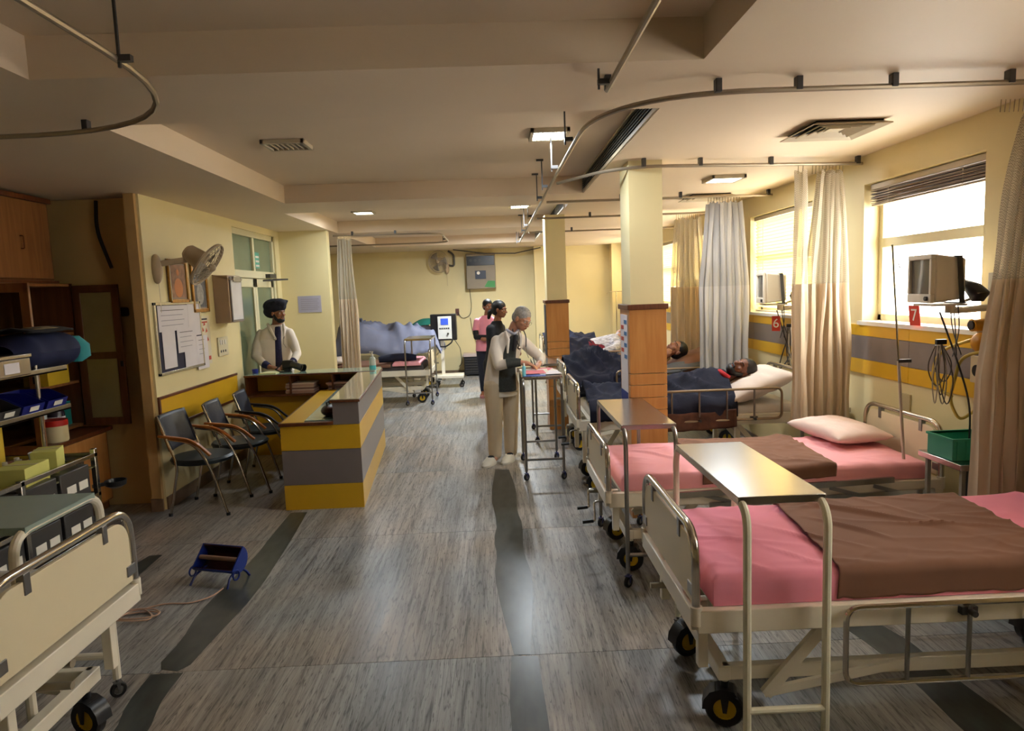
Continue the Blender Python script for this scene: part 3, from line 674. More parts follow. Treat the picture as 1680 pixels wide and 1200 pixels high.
bedF = bed('empty bed farthest back on the window side with a navy blanket', .80, 12.2, .70, (None, None), L=1.98, crank=False)
bedL = bed('cream steel bed cut off by the left edge of the picture', -1.62, 2.47, .60, (None, None), rz=PI, top=.33, group='steel hospital beds')
bedG = bed('cream bed in the alcove with a brown and pink mattress', -1.12, 11.55, .56, (None, None), rz=PI, L=1.9, top=.32, crank=True)
bedH = bed('bed against the far wall hidden under a grey blue dust cover', -1.20, 13.4, .60, (None, None), rz=PI, L=1.9, crank=False)

# ------------------------------------------------------------------ mattresses, sheets, pillows
def crease(x, y, sd):
    a = 0
    for k, (c_, s_, f_) in enumerate(((.8, .6, 3.0), (.3, .95, 4.2), (-.6, .8, 5.5))):
        p = x*c_+y*s_; q = -x*s_+y*c_; n = noise.noise(Vector((p*f_*1.6+sd, q*f_*.45, sd+k*3.1)))
        w = max(0, noise.noise(Vector((x*2.1, y*2.3, sd+k*7)))+.15)
        a += max(0, 1-4.2*abs(n))**1.5*w*2.2/(1+k*.5)
    return a
def slab_soft(x0, x1, y0, y1, z0, z1, r=.03, amp=.006, seed=0, nx=130, ny=60, wr=1.0, M=None):
    # a soft rectangular body with wrinkled top and rounded edges, closed
    m = MB()
    def g(u, v):
        x = x0+(x1-x0)*u; y = y0+(y1-y0)*v
        e = min(u*(x1-x0), (1-u)*(x1-x0), v*(y1-y0), (1-v)*(y1-y0)); k = max(0, 1-e/r)
        z = z1-r*(1-math.sqrt(max(0, 1-k*k)))
        z += (amp*.8*fbm(x*4+seed, y*5, seed)+amp*2.0*crease(x, y, seed)*wr)*(1 if k == 0 else .5)
        return (x, y, z)
    m.grid(nx, ny, g); n = nx+1
    bnd = [i for i in range(n)]+[j*n+nx for j in range(1, ny+1)]+[ny*n+i for i in range(nx-1, -1, -1)]+[j*n for j in range(ny-1, 0, -1)]
    b0 = len(m.v); cx, cy = (x0+x1)/2, (y0+y1)/2
    for q in bnd:
        p = m.v[q]; m.v.append(Vector((p.x+.004*fbm(p.x*12, p.y*12, 3), p.y+.006*fbm(p.x*14, p.y*9, 8), (p.z+z0)/2)))
    b1 = len(m.v)
    for q in bnd: p = m.v[q]; m.v.append(Vector((p.x, p.y, z0)))
    K = len(bnd)
    for i in range(K):
        j = (i+1) % K
        m.f += [(bnd[i], bnd[j], b0+j, b0+i), (b0+i, b0+j, b1+j, b1+i)]
    m.f.append(tuple(b1+i for i in range(K)))
    if M is not None: m.v = [M @ v for v in m.v]
    return m
def mattress(x0, x1, y0, y1, z0, z1, mat, label, seed=0, **k):
    return one('mattress', slab_soft(x0, x1, y0, y1, z0, z1, seed=seed, **k), mat, label, 'mattress', 'sheeted mattresses', ang=60)
def drawsheet(x0, x1, y0, y1, zt, drop, label, mat=BROWN, seed=0, under=None, skew=.0, amp=.004, name='draw_sheet', cat='sheet', th=.004):
    m = MB(); r = .035; W = y1-y0; tot = W+2*drop
    def g(u, v):
        s = v*tot; x = x0+(x1-x0)*u+skew*(v-.5)+.006*fbm(v*6, u*3, seed)
        a = drop-r; ln = PI/2*r
        if s < a: y = y0-.006; z = zt-r-(a-s)
        elif s < a+ln: t = (s-a)/r; y = y0-.006+r-r*math.cos(t)*1; z = zt-r+r*math.sin(t)
        elif s < tot-a-ln: y = y0+r+(s-a-ln)*((W-2*r)/(tot-2*a-2*ln)); z = zt
        elif s < tot-a: t = (s-(tot-a-ln))/r; y = y1-r+r*math.sin(t)+.006; z = zt-r+r*math.cos(t)
        else: y = y1+.006; z = zt-r-(s-(tot-a))
        z += .006+amp*1.5*crease(x, y, seed+11)
        if under is not None: z += .8*.007*fbm(x*4+under, y*5, under)+.007*2.0*crease(x, y, under)
        else: z += amp*fbm(x*4+seed, y*5)
        y += .003*fbm(x*9, z*9, seed)
        return (x, y, z)
    m.grid(130, 110, g); return one(name, m, mat, label, cat, None, solid=th, ang=60)
mattress(.78, 2.68, 2.45, 3.27, .583, .70, PINK, 'thin mattress in a bright pink sheet on the nearest bed', 1, amp=.007)
drawsheet(1.30, 2.20, 2.452, 3.268, .708, .122, 'wide brown draw sheet across the nearest pink mattress', seed=2, under=1, skew=.10)
mattress(.72, 2.62, 4.02, 4.86, .563, .66, PINKL, 'thin mattress in a light pink sheet on the bed with a pillow', 3, amp=.007)
drawsheet(1.24, 2.06, 4.022, 4.858, .668, .09, 'brown draw sheet across the middle of the second pink mattress', seed=4, under=3, skew=.05)
mattress(.78, 2.56, 5.72, 6.54, .683, .75, WSHEET, 'white sheeted mattress under the bearded patient', 5)
mattress(.80, 2.62, 7.32, 8.12, .683, .76, P('green patterned sheet', (120, 106, 74), .85, var=.3, scale=30), 'green brown patterned mattress under the dark-haired patient', 6)
mattress(.80, 2.62, 9.35, 10.15, .703, .80, P('brown mattress cover', (120, 92, 62), .85), 'brown mattress under the bandaged patient', 7)
mattress(.90, 2.70, 11.8, 12.6, .703, .80, PINKL, 'light pink mattress on the farthest bed by the windows', 8)
mattress(-2.98, -1.22, 11.15, 11.95, .563, .66, P('dark grey mattress', (66, 60, 60), .7), 'dark grey mattress on the alcove bed', 9)
drawsheet(-2.95, -1.75, 11.13, 11.97, .668, .05, 'brown sheet covering most of the alcove mattress', seed=6)
mattress(-1.72, -1.26, 11.12, 11.98, .64, .70, PINKL, 'folded pink sheet at the foot of the alcove mattress', 10, nx=24)
mattress(-3.55, -1.70, 2.08, 2.86, .603, .70, WSHEET, 'mattress on the bed at the left edge, mostly out of the picture', 11)
one('blanket_roll', MB().tube([(-1.95, 11.2, .75), (-1.75, 11.25, .765), (-1.5, 11.3, .765), (-1.35, 11.33, .755)], [.05, .07, .07, .045], 14), NAVY, 'rolled navy blanket lying on the alcove bed', 'blanket')
def pillow(cx, cy, z, lx, ly, h, mat, label, rz=0, tilt=0, ry=0, seed=0):
    m = MB(); M = TX(cx, cy, z) @ RZ(rz) @ Matrix.Rotation(ry, 4, 'Y') @ Matrix.Rotation(tilt, 4, 'X')
    for sgn in (1, -1):
        def g(u, v):
            a, b = 2*u-1, 2*v-1; q = max(abs(a), abs(b)); k = max(0, (1-abs(a)**3.2)*(1-abs(b)**3.2))**.55
            pin = 1-.06*(1-abs(b)**2)*(abs(a) > .9)
            z = h*(.5+.5*sgn*k)if sgn > 0 else h*.5*(1-k)
            z += .012*fbm(a*3+seed, b*3, seed)*k+.008*(1-abs(2*fbm(a*5+b*3, b*2, seed+4)))*k
            return (a*lx/2*(1-.05*(1-b*b)), b*ly/2*(1-.05*(1-a*a)), z)
        m.grid(28, 24, g)
    m.v = [M @ v for v in m.v]
    o = one('pillow', m, mat, label, 'pillow', None, ang=70)
    b = bmesh.new(); b.from_mesh(o.data); bmesh.ops.remove_doubles(b, verts=b.verts, dist=.0008); bmesh.ops.recalc_face_normals(b, faces=b.faces); b.to_mesh(o.data); b.free()
    for p in o.data.polygons: p.use_smooth = True
    return o
pillow(2.40, 4.73, .664, .42, .66, .13, PILLOWP, 'pale pink pillow lying on the second bed', rz=.12, seed=1)
pillow(2.30, 6.02, .80, .58, .70, .20, PILLOWW, 'plump white pillow under the bearded patient, tilted against the bed head', ry=-.36, seed=2)
pillow(2.26, 7.70, .84, .58, .66, .19, P('brown pillow cover', (124, 84, 62), .85, bump=.2, bscale=12), 'brown pillow under the dark-haired patient', ry=-.34, seed=3)
pillow(2.20, 9.75, .80, .46, .6, .16, PILLOWW, 'white pillow under the bandaged head', ry=-.35, seed=4)
pillow(-2.72, 11.5, .672, .4, .6, .11, PILLOWW, 'flat white pillow on the alcove bed', seed=5)

# ------------------------------------------------------------------ over-bed tables
def table(label, x0, x1, y0, y1, z, tmat, toff=.05, bars=True, cast=BLUEPL, top=STEEL, tr=.0135, castr=.035):
    # two U-shaped tube frames that run across under the tray, joined low down by cross bars
    t = thing('overbed_table', label, 'table', ((x0+x1)/2, (y0+y1)/2, 0), world=True, group='tube framed over-bed tables')
    m = MB().box(x0-.005, x1+.005, y0+.05, y1-.05, z-.004, z)
    m.box(x0-.005, x0+.0, y0+.05, y1-.05, z-.03, z).box(x1, x1+.005, y0+.05, y1-.05, z-.03, z).box(x0, x1, y0+.05, y0+.055, z-.03, z).box(x0, x1, y1-.055, y1-.05, z-.03, z)
    obj('table_top', m, top, t, bevel=.002)
    for x in (x0+.012, x1-.012):
        obj('frame_tube', MB().tube(rp([(x, y0-toff+.05, .09), (x, y0-toff+.05, z-.02), (x, y1+toff-.05, z-.02), (x, y1+toff-.05, .09)], .10, 8), tr, 10), tmat, t)
    for y in (y0-toff+.05, y1+toff-.05):
        obj('cross_bar', MB().cyl((x0+.012, y, .20), (x1-.012, y, .20), tr*.9, n=10), tmat, t)
        for x in (x0+.012, x1-.012): caster(t, x, y, castr, False, .8, col=cast)
    return t
table('cream tube over-bed table with a shiny steel top standing over the nearest bed', .87, 1.19, 2.38, 3.36, 1.01, TBPAINT, toff=.05, tr=.0155, cast=P('grey caster', (90, 88, 86), .4))
table('grey tube over-bed table with a steel top standing over the bed with a pillow', .72, 1.04, 3.92, 4.98, .98, GTUBE, toff=.05)
table('grey table on wheels where the doctor writes, papers on top', .22, .60, 6.32, 7.10, .985, GTUBE, toff=.05)
table('grey wheeled table behind the writing table, empty', .42, .76, 7.9, 8.7, .93, GTUBE, toff=.05)
table('grey wheeled table in the alcove passage beside the counter', -1.50, -1.07, 11.0, 11.9, 1.08, GTUBE, toff=.05)
tl = table('cream framed over-bed table with a grey green top at the left edge', -2.72, -1.80, 2.47, 3.02, .985, CRPAINT, toff=.05, top=TEALTOP, tr=.018, cast=P('grey caster', (90, 88, 86), .4))

# ------------------------------------------------------------------ reception counter (slightly skewed in plan)
cnt = thing('reception_counter', 'yellow and grey laminated reception counter with a raised ledge and dark brown edging', 'counter', (-1.5, 6.9, 0), world=True)
def sk(x, y): return (x-.083*(y-5.72), y)
def cbox(x0, x1, y0, y1, z0, z1): return MB().prism([sk(x0, y0), sk(x1, y0), sk(x1, y1), sk(x0, y1)], z0, z1)
Y0, Y1, X0, X1, XM = 5.72, 8.1, -1.86, -1.19, -1.41
obj('carcass', MB().prism([sk(X0+.01, Y0+.01), sk(X1-.01, Y0+.01), sk(X1-.01, Y1), sk(X0+.01, Y1)], 0, .72), P('board core', (110, 80, 50), .7), cnt, flat=True)
for z0, z1, mt in ((0, .215, YEL), (.218, .515, GREYL), (.518, .725, YEL)):
    obj('front_panel', cbox(X0, X1, Y0, Y0+.012, z0, z1), mt, cnt, bevel=.0015)
    obj('side_panel', cbox(X1-.012, X1, Y0+.012, Y1, z0, z1), mt, cnt, bevel=.0015)
obj('desk_top', cbox(X0-.01, XM, Y0-.012, 7.75, .728, .755), BRTRIM, cnt, bevel=.003)
obj('desk_surface', cbox(X0+.01, X0+.20, Y0+.01, 7.70, .755, .758), YEL, cnt, flat=True)
obj('glass_top', cbox(X0+.20, XM-.002, Y0+.05, 7.70, .755, .764), P('pale green glass', (140, 170, 170), .06, coat=.5), cnt, bevel=.001)
obj('riser_front', cbox(XM, X1, Y0, Y0+.015, .728, .915), GREYL, cnt, bevel=.0015)
obj('riser_side', cbox(X1-.015, X1, Y0+.015, Y1, .728, .915), GREYL, cnt, bevel=.0015)
obj('riser_back', cbox(XM, XM+.015, Y0+.015, 7.75, .728, .915), GREYL, cnt, bevel=.0015)
obj('ledge_board', cbox(XM-.02, X1+.015, Y0-.015, 8.12, .917, .937), BRTRIM, cnt, bevel=.003)
obj('ledge_glass', cbox(XM-.015, X1+.01, Y0-.01, 6.9, .938, .946), P('ledge glass', (196, 190, 160), .07, coat=.6), cnt, bevel=.001)
obj('ledge_glass', cbox(XM-.015, X1+.01, 6.905, 8.1, .938, .946), MATS['ledge glass'], cnt, bevel=.001)
# back arm with pigeonholes
AX0, AX1, AY0, AY1 = -2.88, -1.42, 7.76, 8.14
obj('pigeonhole_back', B(AX0, AX1, AY1-.02, AY1, 0, .93), YEL, cnt, flat=True)
obj('lower_panel', B(AX0, AX1, AY0+.10, AY0+.115, 0, .70), YEL, cnt, flat=True)
obj('arm_shelf', B(AX0, AX1, AY0-.02, AY1-.02, .70, .72), BRTRIM, cnt, bevel=.002)
for xx in (AX0, AX0+.50, AX0+.98, AX1-.02): obj('divider', B(xx, xx+.018, AY0, AY1-.02, .72, .93), BRTRIM, cnt, bevel=.002)
obj('arm_edge', B(AX0, AX1+.02, AY0-.025, AY0, .93, .95), BRTRIM, cnt, bevel=.002)
obj('arm_top', B(AX0, AX1+.02, AY0, AY1+.02, .93, .952), P('pale green glass top', (150, 178, 160), .1, coat=.5), cnt, bevel=.002)
obj('panel_joint', B(AX0+.72, AX0+.735, AY0+.095, AY0+.10, 0, .70), BRTRIM, cnt, flat=True)
random.seed(3)
for si, (fx, nn) in enumerate(((-2.34, 7), (-1.86, 6))):
    z = .721
    for k in range(nn):
        h = random.uniform(.012, .022); dx = random.uniform(-.015, .015)
        one('file', B(fx+dx-.10, fx+.22+dx, 7.78+random.uniform(0, .03), 8.04, z, z+h), P('file cover %d' % (k % 4), [(206, 176, 150), (190, 150, 130), (214, 190, 168), (120, 84, 74)][k % 4], .7),
            ['bottom', 'second', 'third', 'fourth', 'fifth', 'sixth', 'seventh'][k]+(' paper file' if k == 0 else ' paper file from the bottom')+' in the %s pigeonhole of the counter' % ('left' if si == 0 else 'right'), 'file', ['files stacked in the left pigeonhole', 'files stacked in the right pigeonhole'][si], bevel=.001)
        z += h+.001
t = thing('sanitizer_bottle', 'pump bottle of hand sanitizer standing on the counter ledge', 'bottle', (-1.455, 7.93, .947))
obj('bottle_body', MB().lathe([(0, 0), (.036, 0), (.038, .01), (.038, .12), (.03, .14), (.014, .15), (.014, .165), (0, .165)]), P('white clear plastic', (206, 214, 206), .2), t)
obj('gel', MB().lathe([(.0385, .006), (.0388, .05)]), P('turquoise gel', (90, 190, 196), .2), t)
obj('pump', MB().cyl((0, 0, .165), (0, 0, .20), .007).bar((-.03, 0, .205), (.014, 0, .205), .014, .012).cyl((0, 0, .16), (0, 0, .178), .015), WHITEP, t)
t = thing('handbag', 'small dark maroon bag lying on the desk behind the raised ledge', 'bag', (-1.50, 6.0, .765))
obj('bag_body', MB().ell((0, 0, .045), (.075, .13, .05)), P('maroon leather', (60, 28, 26), .4), t); obj('strap', MB().tube([(0, -.09, .07), (-.02, -.03, .115), (-.02, .04, .115), (0, .09, .07)], .007, 6), BLACKPL, t)
t = thing('cup', 'small blue cup at the wall end of the counter', 'cup', (-2.82, 7.95, .953))
obj('cup_body', MB().lathe([(0, 0), (.03, 0), (.036, .05), (.033, .05), (.027, .004), (0, .004)]), P('blue cup', (40, 50, 150), .3), t)
one('notepad', MB().prism([(-2.74, 7.86), (-2.55, 7.84), (-2.52, 8.06), (-2.71, 8.08)], .953, .962), P('pale yellow paper', (220, 220, 170), .8), 'pale paper pad lying on the wall end of the counter', 'paper', flat=True)

# ------------------------------------------------------------------ chairs along the left wall
def chair(label, x, y, rz, wood=True):
    t = thing('armchair', label, 'chair', (x, y, 0), rz, 'tube armchairs by the counter')   # faces +X
    for s in (-1, 1):
        Y = s*.255
        obj('rear_leg', MB().tube(rp([(-.20, Y*.92, .0), (-.10, Y*.92, .44), (-.17, Y*.92, .62), (-.25, Y*.86, .86)], .12), .0115, 10), CHROME, t)
        o = obj('front_leg', MB().tube(rp([(.30, Y, .0), (.19, Y, .40), (.06, Y, .63), (-.16, Y*.96, .665)], .16, 8), .0115, 10), CHROME, t)
        a = MB(); pts = rp([(.19, Y, .52), (.05, Y, .655), (-.20, Y*.96, .69)], .16, 8)
        for p, q in zip(pts, pts[1:]): a.bar(p, q+(q-p)*.25, .034, .02)
        obj('armrest', a, ARMW if wood else BLACKPL, t, bevel=.003)
        for px in ((-.20, Y*.92), (.30, Y)): obj('foot_cap', MB().cyl((px[0], px[1], 0), (px[0], px[1], .025), .017), BLACKPL, t)
    obj('seat', MB().loft([((0, 0, .42), .22, .21, 0), ((0, 0, .43), .25, .24, 0), ((0, 0, .455), .26, .25, 0), ((0, 0, .475), .245, .235, 0), ((0, 0, .482), .18, .17, 0)], 28), P('dark teal vinyl', (24, 36, 40), .4), t)
    def bk(o_):
        def g(u, v):
            yy = (u-.5)*.46; zz = .56+.30*v; return (-.155-.30*(zz-.56)+.05*(1-(2*u-1)**2)*-.6+o_, yy*(1-.1*(v-.5)**2), zz)
        return g
    obj('backrest', MB().grid(14, 10, bk(0)), P('dark navy vinyl', (28, 30, 42), .4), t, solid=.03, bevel=0)
    return t
chair('nearest armchair by the yellow wall board, orange wooden armrests', -2.62, 5.93, -.03)
chair('middle armchair by the wall with orange wooden armrests', -2.50, 6.50, .12)
chair('farthest armchair tucked in the counter corner, black armrests', -2.46, 7.12, .15, False)
t = thing('wall_guard_board', 'yellow wall guard board with brown edging behind the chairs', 'board', (XL+.01, 6.6, .72), world=True)
obj('yellow_board', B(XL, XL+.012, 5.93, 7.70, .72, .97), YEL, t); 
for z in (.695, .97): obj('edge_strip', B(XL, XL+.02, 5.90, 7.70, z, z+.025), BRTRIM, t, bevel=.002)
obj('edge_strip', B(XL, XL+.02, 5.90, 5.925, .72, .97), BRTRIM, t, bevel=.002)

# ------------------------------------------------------------------ things on the left wall
X = XL
t = thing('notice_board', 'aluminium framed notice board crowded with lilac white papers', 'board', (X, 6.4, 1.17), world=True)
obj('board_back', B(X, X+.012, 5.98, 6.86, 1.19, 1.79), P('board felt', (34, 30, 56), .8), t)
for q in ((5.96, 6.88, 1.17, 1.195), (5.96, 6.88, 1.785, 1.81), (5.96, 5.985, 1.17, 1.81), (6.855, 6.88, 1.17, 1.81)): obj('board_frame', B(X, X+.022, *q), STEEL, t, bevel=.002)
for k, (a, b, c, d_) in enumerate(((6.02, 6.60, 1.55, 1.78), (6.60, 6.88, 1.48, 1.80), (6.06, 6.30, 1.22, 1.56), (6.34, 6.74, 1.34, 1.57), (6.46, 6.76, 1.19, 1.35), (6.72, 6.98, 1.14, 1.47))):
    o = obj('pinned_sheet', B(X+.0135+.0012*k, X+.0145+.0012*k, a, b, c, d_), PAPER, t, flat=True)
    if k in (0, 3, 5):
        for j in range(4): obj('written_line', B(X+.0146+.0012*k, X+.0150+.0012*k, a+.05, b-.08-.03*(j % 2), d_-.045-.045*j, d_-.040-.045*j), P('faint ink', (150, 145, 160), .8) if j else INK, o, flat=True)
t = thing('poster', 'white wall poster with red figures and a red base strip beside the notice board', 'poster', (X, 6.98, 1.2), world=True)
obj('poster_sheet', B(X, X+.002, 6.84, 7.10, 1.17, 1.66), P('cream paper', (226, 214, 190), .8), t, flat=True)
for (a, z) in ((6.97, 1.56), (6.93, 1.50), (7.01, 1.49), (6.95, 1.42), (7.03, 1.40)): obj('red_figure', MB().prism([(0, 0), (.05, .01), (.025, .05)], 0, .001, TX(X+.0022, a-.02, z) @ Matrix(((0, 0, 1, 0), (1, 0, 0, 0), (0, 1, 0, 0), (0, 0, 0, 1)))), REDINK, t, flat=True)
obj('red_strip', B(X+.002, X+.003, 6.88, 7.08, 1.21, 1.25), REDINK, t, flat=True); obj('red_strip', B(X+.002, X+.003, 6.88, 6.91, 1.25, 1.33), REDINK, t, flat=True)
for k in range(2): obj('title_line', B(X+.002, X+.003, 6.88, 7.05, 1.62-.03*k, 1.635-.03*k), INK if k == 0 else REDINK, t, flat=True)
def picture(a, b, z0, z1, label, bgc, fg, arch):
    t = thing('framed_picture', label, 'picture', (X, (a+b)/2, z0), world=True)
    fw = .035; G = P('gilt frame', (176, 124, 44), .3, .4, var=.2, scale=60)
    obj('backing', B(X, X+.012, a, b, z0, z1), P('mount', (150, 130, 110), .7), t, flat=True)
    for q in ((a, b, z0, z0+fw), (a, b, z1-fw, z1), (a, a+fw, z0, z1), (b-fw, b, z0, z1)): obj('frame_bar', B(X, X+.025, *q), G, t, bevel=.006)
    obj('print', B(X+.012, X+.014, a+fw+.015, b-fw-.015, z0+fw+.015, z1-fw-.015), bgc, t, flat=True)
    ym_ = (a+b)/2; zm = (z0+z1)/2
    obj('print_motif', MB().ell((X+.0145, ym_, zm-.06), (.001, (b-a)*.22, (z1-z0)*.22)).ell((X+.0145, ym_, zm+.08), (.0012, .025, .03)), fg, t)
    return t
p1 = picture(6.27, 6.66, 1.80, 2.20, 'gilt framed devotional picture half hidden behind the wall fan', P('print ochre', (150, 110, 80), .7, var=.4, scale=14), P('print orange', (200, 120, 40), .6), 1)
obj('bead_edge', MB().tube([(X+.028, 6.285, 1.82+.02*0), (X+.028, 6.285, 2.18)], .004, 5), P('white beads', (240, 232, 210), .4), p1)
picture(6.74, 7.10, 1.70, 2.18, 'gilt framed dark standing figure picture beside the meter box', P('print slate', (88, 84, 84), .6, var=.45, scale=18), P('print pale', (150, 144, 136), .6, var=.3, scale=30), 0)
t = thing('meter_box', 'beige metal wall box with a clipboard of white paper hanging on its side', 'box', (X, 7.3, 1.56), world=True)
obj('box_body', B(X, X+.16, 7.27, 7.62, 1.57, 2.07), P('beige metal', (170, 144, 118), .5), t, bevel=.006)
cb = obj('clipboard', B(X+.165, X+.172, 7.30, 7.62, 1.58, 2.05), P('clipboard grey', (130, 120, 116), .5), t)
obj('clip_paper', B(X+.1725, X+.174, 7.32, 7.60, 1.60, 2.02), P('bright paper', (226, 222, 224), .8), cb, flat=True)
obj('clip', B(X+.17, X+.19, 7.36, 7.56, 2.00, 2.06), STEEL, cb, bevel=.004)
cb2 = obj('box_lid', MB().add([(X, 7.27, 2.07), (X+.18, 7.27, 2.02), (X+.18, 7.62, 2.02), (X, 7.62, 2.07), (X, 7.27, 2.08), (X+.185, 7.27, 2.03), (X+.185, 7.62, 2.03), (X, 7.62, 2.08)], [(0, 1, 2, 3), (7, 6, 5, 4), (0, 4, 5, 1), (1, 5, 6, 2), (2, 6, 7, 3), (3, 7, 4, 0)]), MATS['beige metal'], t)
t = thing('switch_board', 'pale switch plate low on the wall below the meter box', 'switch', (X, 7.35, 1.22), world=True)
obj('plate', B(X, X+.014, 7.26, 7.52, 1.22, 1.42), P('switch plate', (216, 206, 176), .4), t, bevel=.003)
for a in (7.30, 7.36, 7.42): obj('switch_key', B(X+.014, X+.02, a, a+.035, 1.34, 1.39), WHITEP, t, bevel=.002); obj('socket', MB().cyl((X+.013, a+.015, 1.27), (X+.016, a+.015, 1.27), .014), DGREY, t)
t = thing('notice_paper', 'lilac printed notice on the partition wall beside the glass door', 'paper', (-2.6, 9.597, 1.6), world=True)
obj('sheet', B(-2.74, -2.42, 9.594, 9.598, 1.60, 1.83), P('lilac paper', (176, 172, 190), .7), t, flat=True)
for k in range(6): obj('printed_line', B(-2.70, -2.47+.02*(k % 2), 9.592, 9.594, 1.64+.028*k, 1.647+.028*k), P('faint ink', (150, 145, 160), .8), t, flat=True)

def wallfan(label, mount, hub, ax, R, rot=0, col=P('aged fan plastic', (186, 164, 134), .45)):
    t = thing('wall_fan', label, 'fan', mount, world=True); ax = Vector(ax).normalized(); hub = Vector(hub); mo = Vector(mount)
    z = ax; xx = z.orthogonal().normalized(); yy = z.cross(xx); M = Matrix((xx, yy, z)).transposed().to_4x4()
    wall = Vector((1, 0, 0)) if abs(mo.x) > 2.5 else Vector((0, -1, 0))
    obj('mount', MB().ell(mo+wall*.02+Vector((0, 0, -.04)), (.05, .05, .13)), col, t)
    obj('arm', MB().bar(mo+wall*.03, hub-ax*.13-Vector((0, 0, .02)), .04, .05), col, t, bevel=.006)
    obj('motor', MB().lathe([(0, -.22), (.05, -.215), (.075, -.19), (.085, -.10), (.09, -.04), (.05, -.03), (0, -.03)], hub, 20, M), col, t)
    g = MB(); W_ = P('fan guard wire', (196, 180, 156), .5)
    for dz in (-.045, .055):
        for k in range(1, 8):
            q = k/7; g.ring(hub+ax*(dz*(1-.75*q*q)), R*q, .0022 if k < 7 else .004, M, 30, 4)
        for k in range(16):
            a = 2*PI*k/16; pts = [hub+ax*(dz*(1-.75*q*q))+(xx*math.cos(a)+yy*math.sin(a))*R*q for q in (.12, .4, .7, 1)]
            g.tube(pts, .0018, 4)
    obj('guard', g, W_, t); obj('guard_rim', MB().ring(hub, R, .008, M, 36, 6), col, t)
    obj('hub_cap', MB().ell(hub+ax*.05, (.035, .035, .035)), col, t)
    for k in range(3):
        a = 2*PI*k/3+.4; m = MB()
        def bl(u, v, a=a):
            rr = .03+(R*.85-.03)*u; aa = a+(v-.5)*(.35+.65*u); return hub+(xx*math.cos(aa)+yy*math.sin(aa))*rr+z*(.018*(v-.5)*2)
        obj('blade', m.grid(8, 6, bl), P('fan blade', (170, 160, 146), .4, trans=.2), t, solid=.003)
    if rot: obj('pull_cord', MB().tube([mo+wall*.03+Vector((0, 0, -.16)), mo+wall*.03+Vector((0, 0, -.42))], .0025, 4), MATS['fan guard wire'], t)
    return t
wallfan('beige wall fan above the notice board, head turned into the room', (XL, 6.06, 2.14), (XL+.40, 6.20, 2.13), (.8, .05, -.6), .21, 1)
wallfan('wall fan on the far wall beside the grey power panel', (-1.02, 14.98, 2.37), (-1.18, 14.80, 2.47), (-.35, -.95, -.1), .23, 1)
one('fan_cable', MB().tube(rp([(-1.0, 14.97, 2.40), (-.86, 14.95, 2.36), (-.86, 14.95, 2.62), (-.98, 14.95, 2.70)], .08), .022, 8), P('grey conduit', (96, 90, 80), .5), 'thick grey conduit curving from the ceiling to the far wall fan', 'cable')
# power panel on the far wall
t = thing('stabilizer_unit', 'grey beige wall unit with a dark top window on the far wall', 'panel', (-.3, 14.9, 1.85), world=True)
obj('panel_body', B(-.60, .03, 14.80, 15.0, 1.86, 2.62), P('panel metal', (142, 130, 110), .5), t, bevel=.015)
obj('display_window', B(-.58, .01, 14.790, 14.80, 2.36, 2.56), BLACKPL, t, bevel=.004)
for k in range(5): obj('meter', MB().cyl((-.50+.10*k, 14.79, 2.47), (-.50+.10*k, 14.784, 2.47), .03), DGREY, t)
o = obj('control_plate', B(-.41, -.18, 14.790, 14.80, 2.07, 2.25), P('dark blue plate', (40, 44, 60), .4), t, bevel=.003); obj('dial', MB().cyl((-.34, 14.79, 2.20), (-.34, 14.78, 2.20), .035), WHITEP, o)
obj('green_badge', MB().prism([(-.22, 1.90), (.01, 1.88), (.01, 2.02), (-.14, 2.03)], 0, .004, TX(0, 14.80, 0) @ Matrix.Rotation(PI/2, 4, 'X')), P('green badge', (60, 140, 70), .5), t)
one('wall_cable', MB().tube(rp([(-.55, 14.98, 1.86), (-.52, 14.97, 1.5), (-.56, 14.97, 1.28), (-.75, 14.97, 1.22), (-.83, 14.97, 1.38)], .1), .006, 6), DGREY, 'thin cable drooping from the power panel to the wall socket', 'cable')
one('wall_cable', MB().tube([(-.56, 14.97, 1.24), (-.52, 14.97, .9), (-.42, 14.95, .6), (-.30, 14.9, .42)], .006, 6), DGREY, 'thin cable running down to the vent box on the floor', 'cable')
one('wall_socket', B(-.88, -.80, 14.985, 14.998, 1.30, 1.45), P('brown socket', (110, 70, 60), .5), 'small brown socket plate on the far wall', 'socket', bevel=.003)
t = thing('floor_vent_box', 'dark slotted box with a white top standing against the far wall', 'box', (-.3, 14.8, 0), world=True)
obj('vent_body', B(-.72, .06, 14.6, 14.95, .03, .42), P('vent dark', (34, 34, 36), .5), t, bevel=.01); obj('vent_top', B(-.74, .08, 14.58, 14.96, .42, .48), P('pale lid', (196, 176, 168), .6), t, bevel=.005)
for k in range(6): obj('slat', B(-.70, .04, 14.585, 14.60, .08+.055*k, .10+.055*k), DGREY, t, flat=True)
for xx in (-.68, .0): obj('foot', B(xx, xx+.04, 14.62, 14.9, 0, .03), BLACKPL, t)
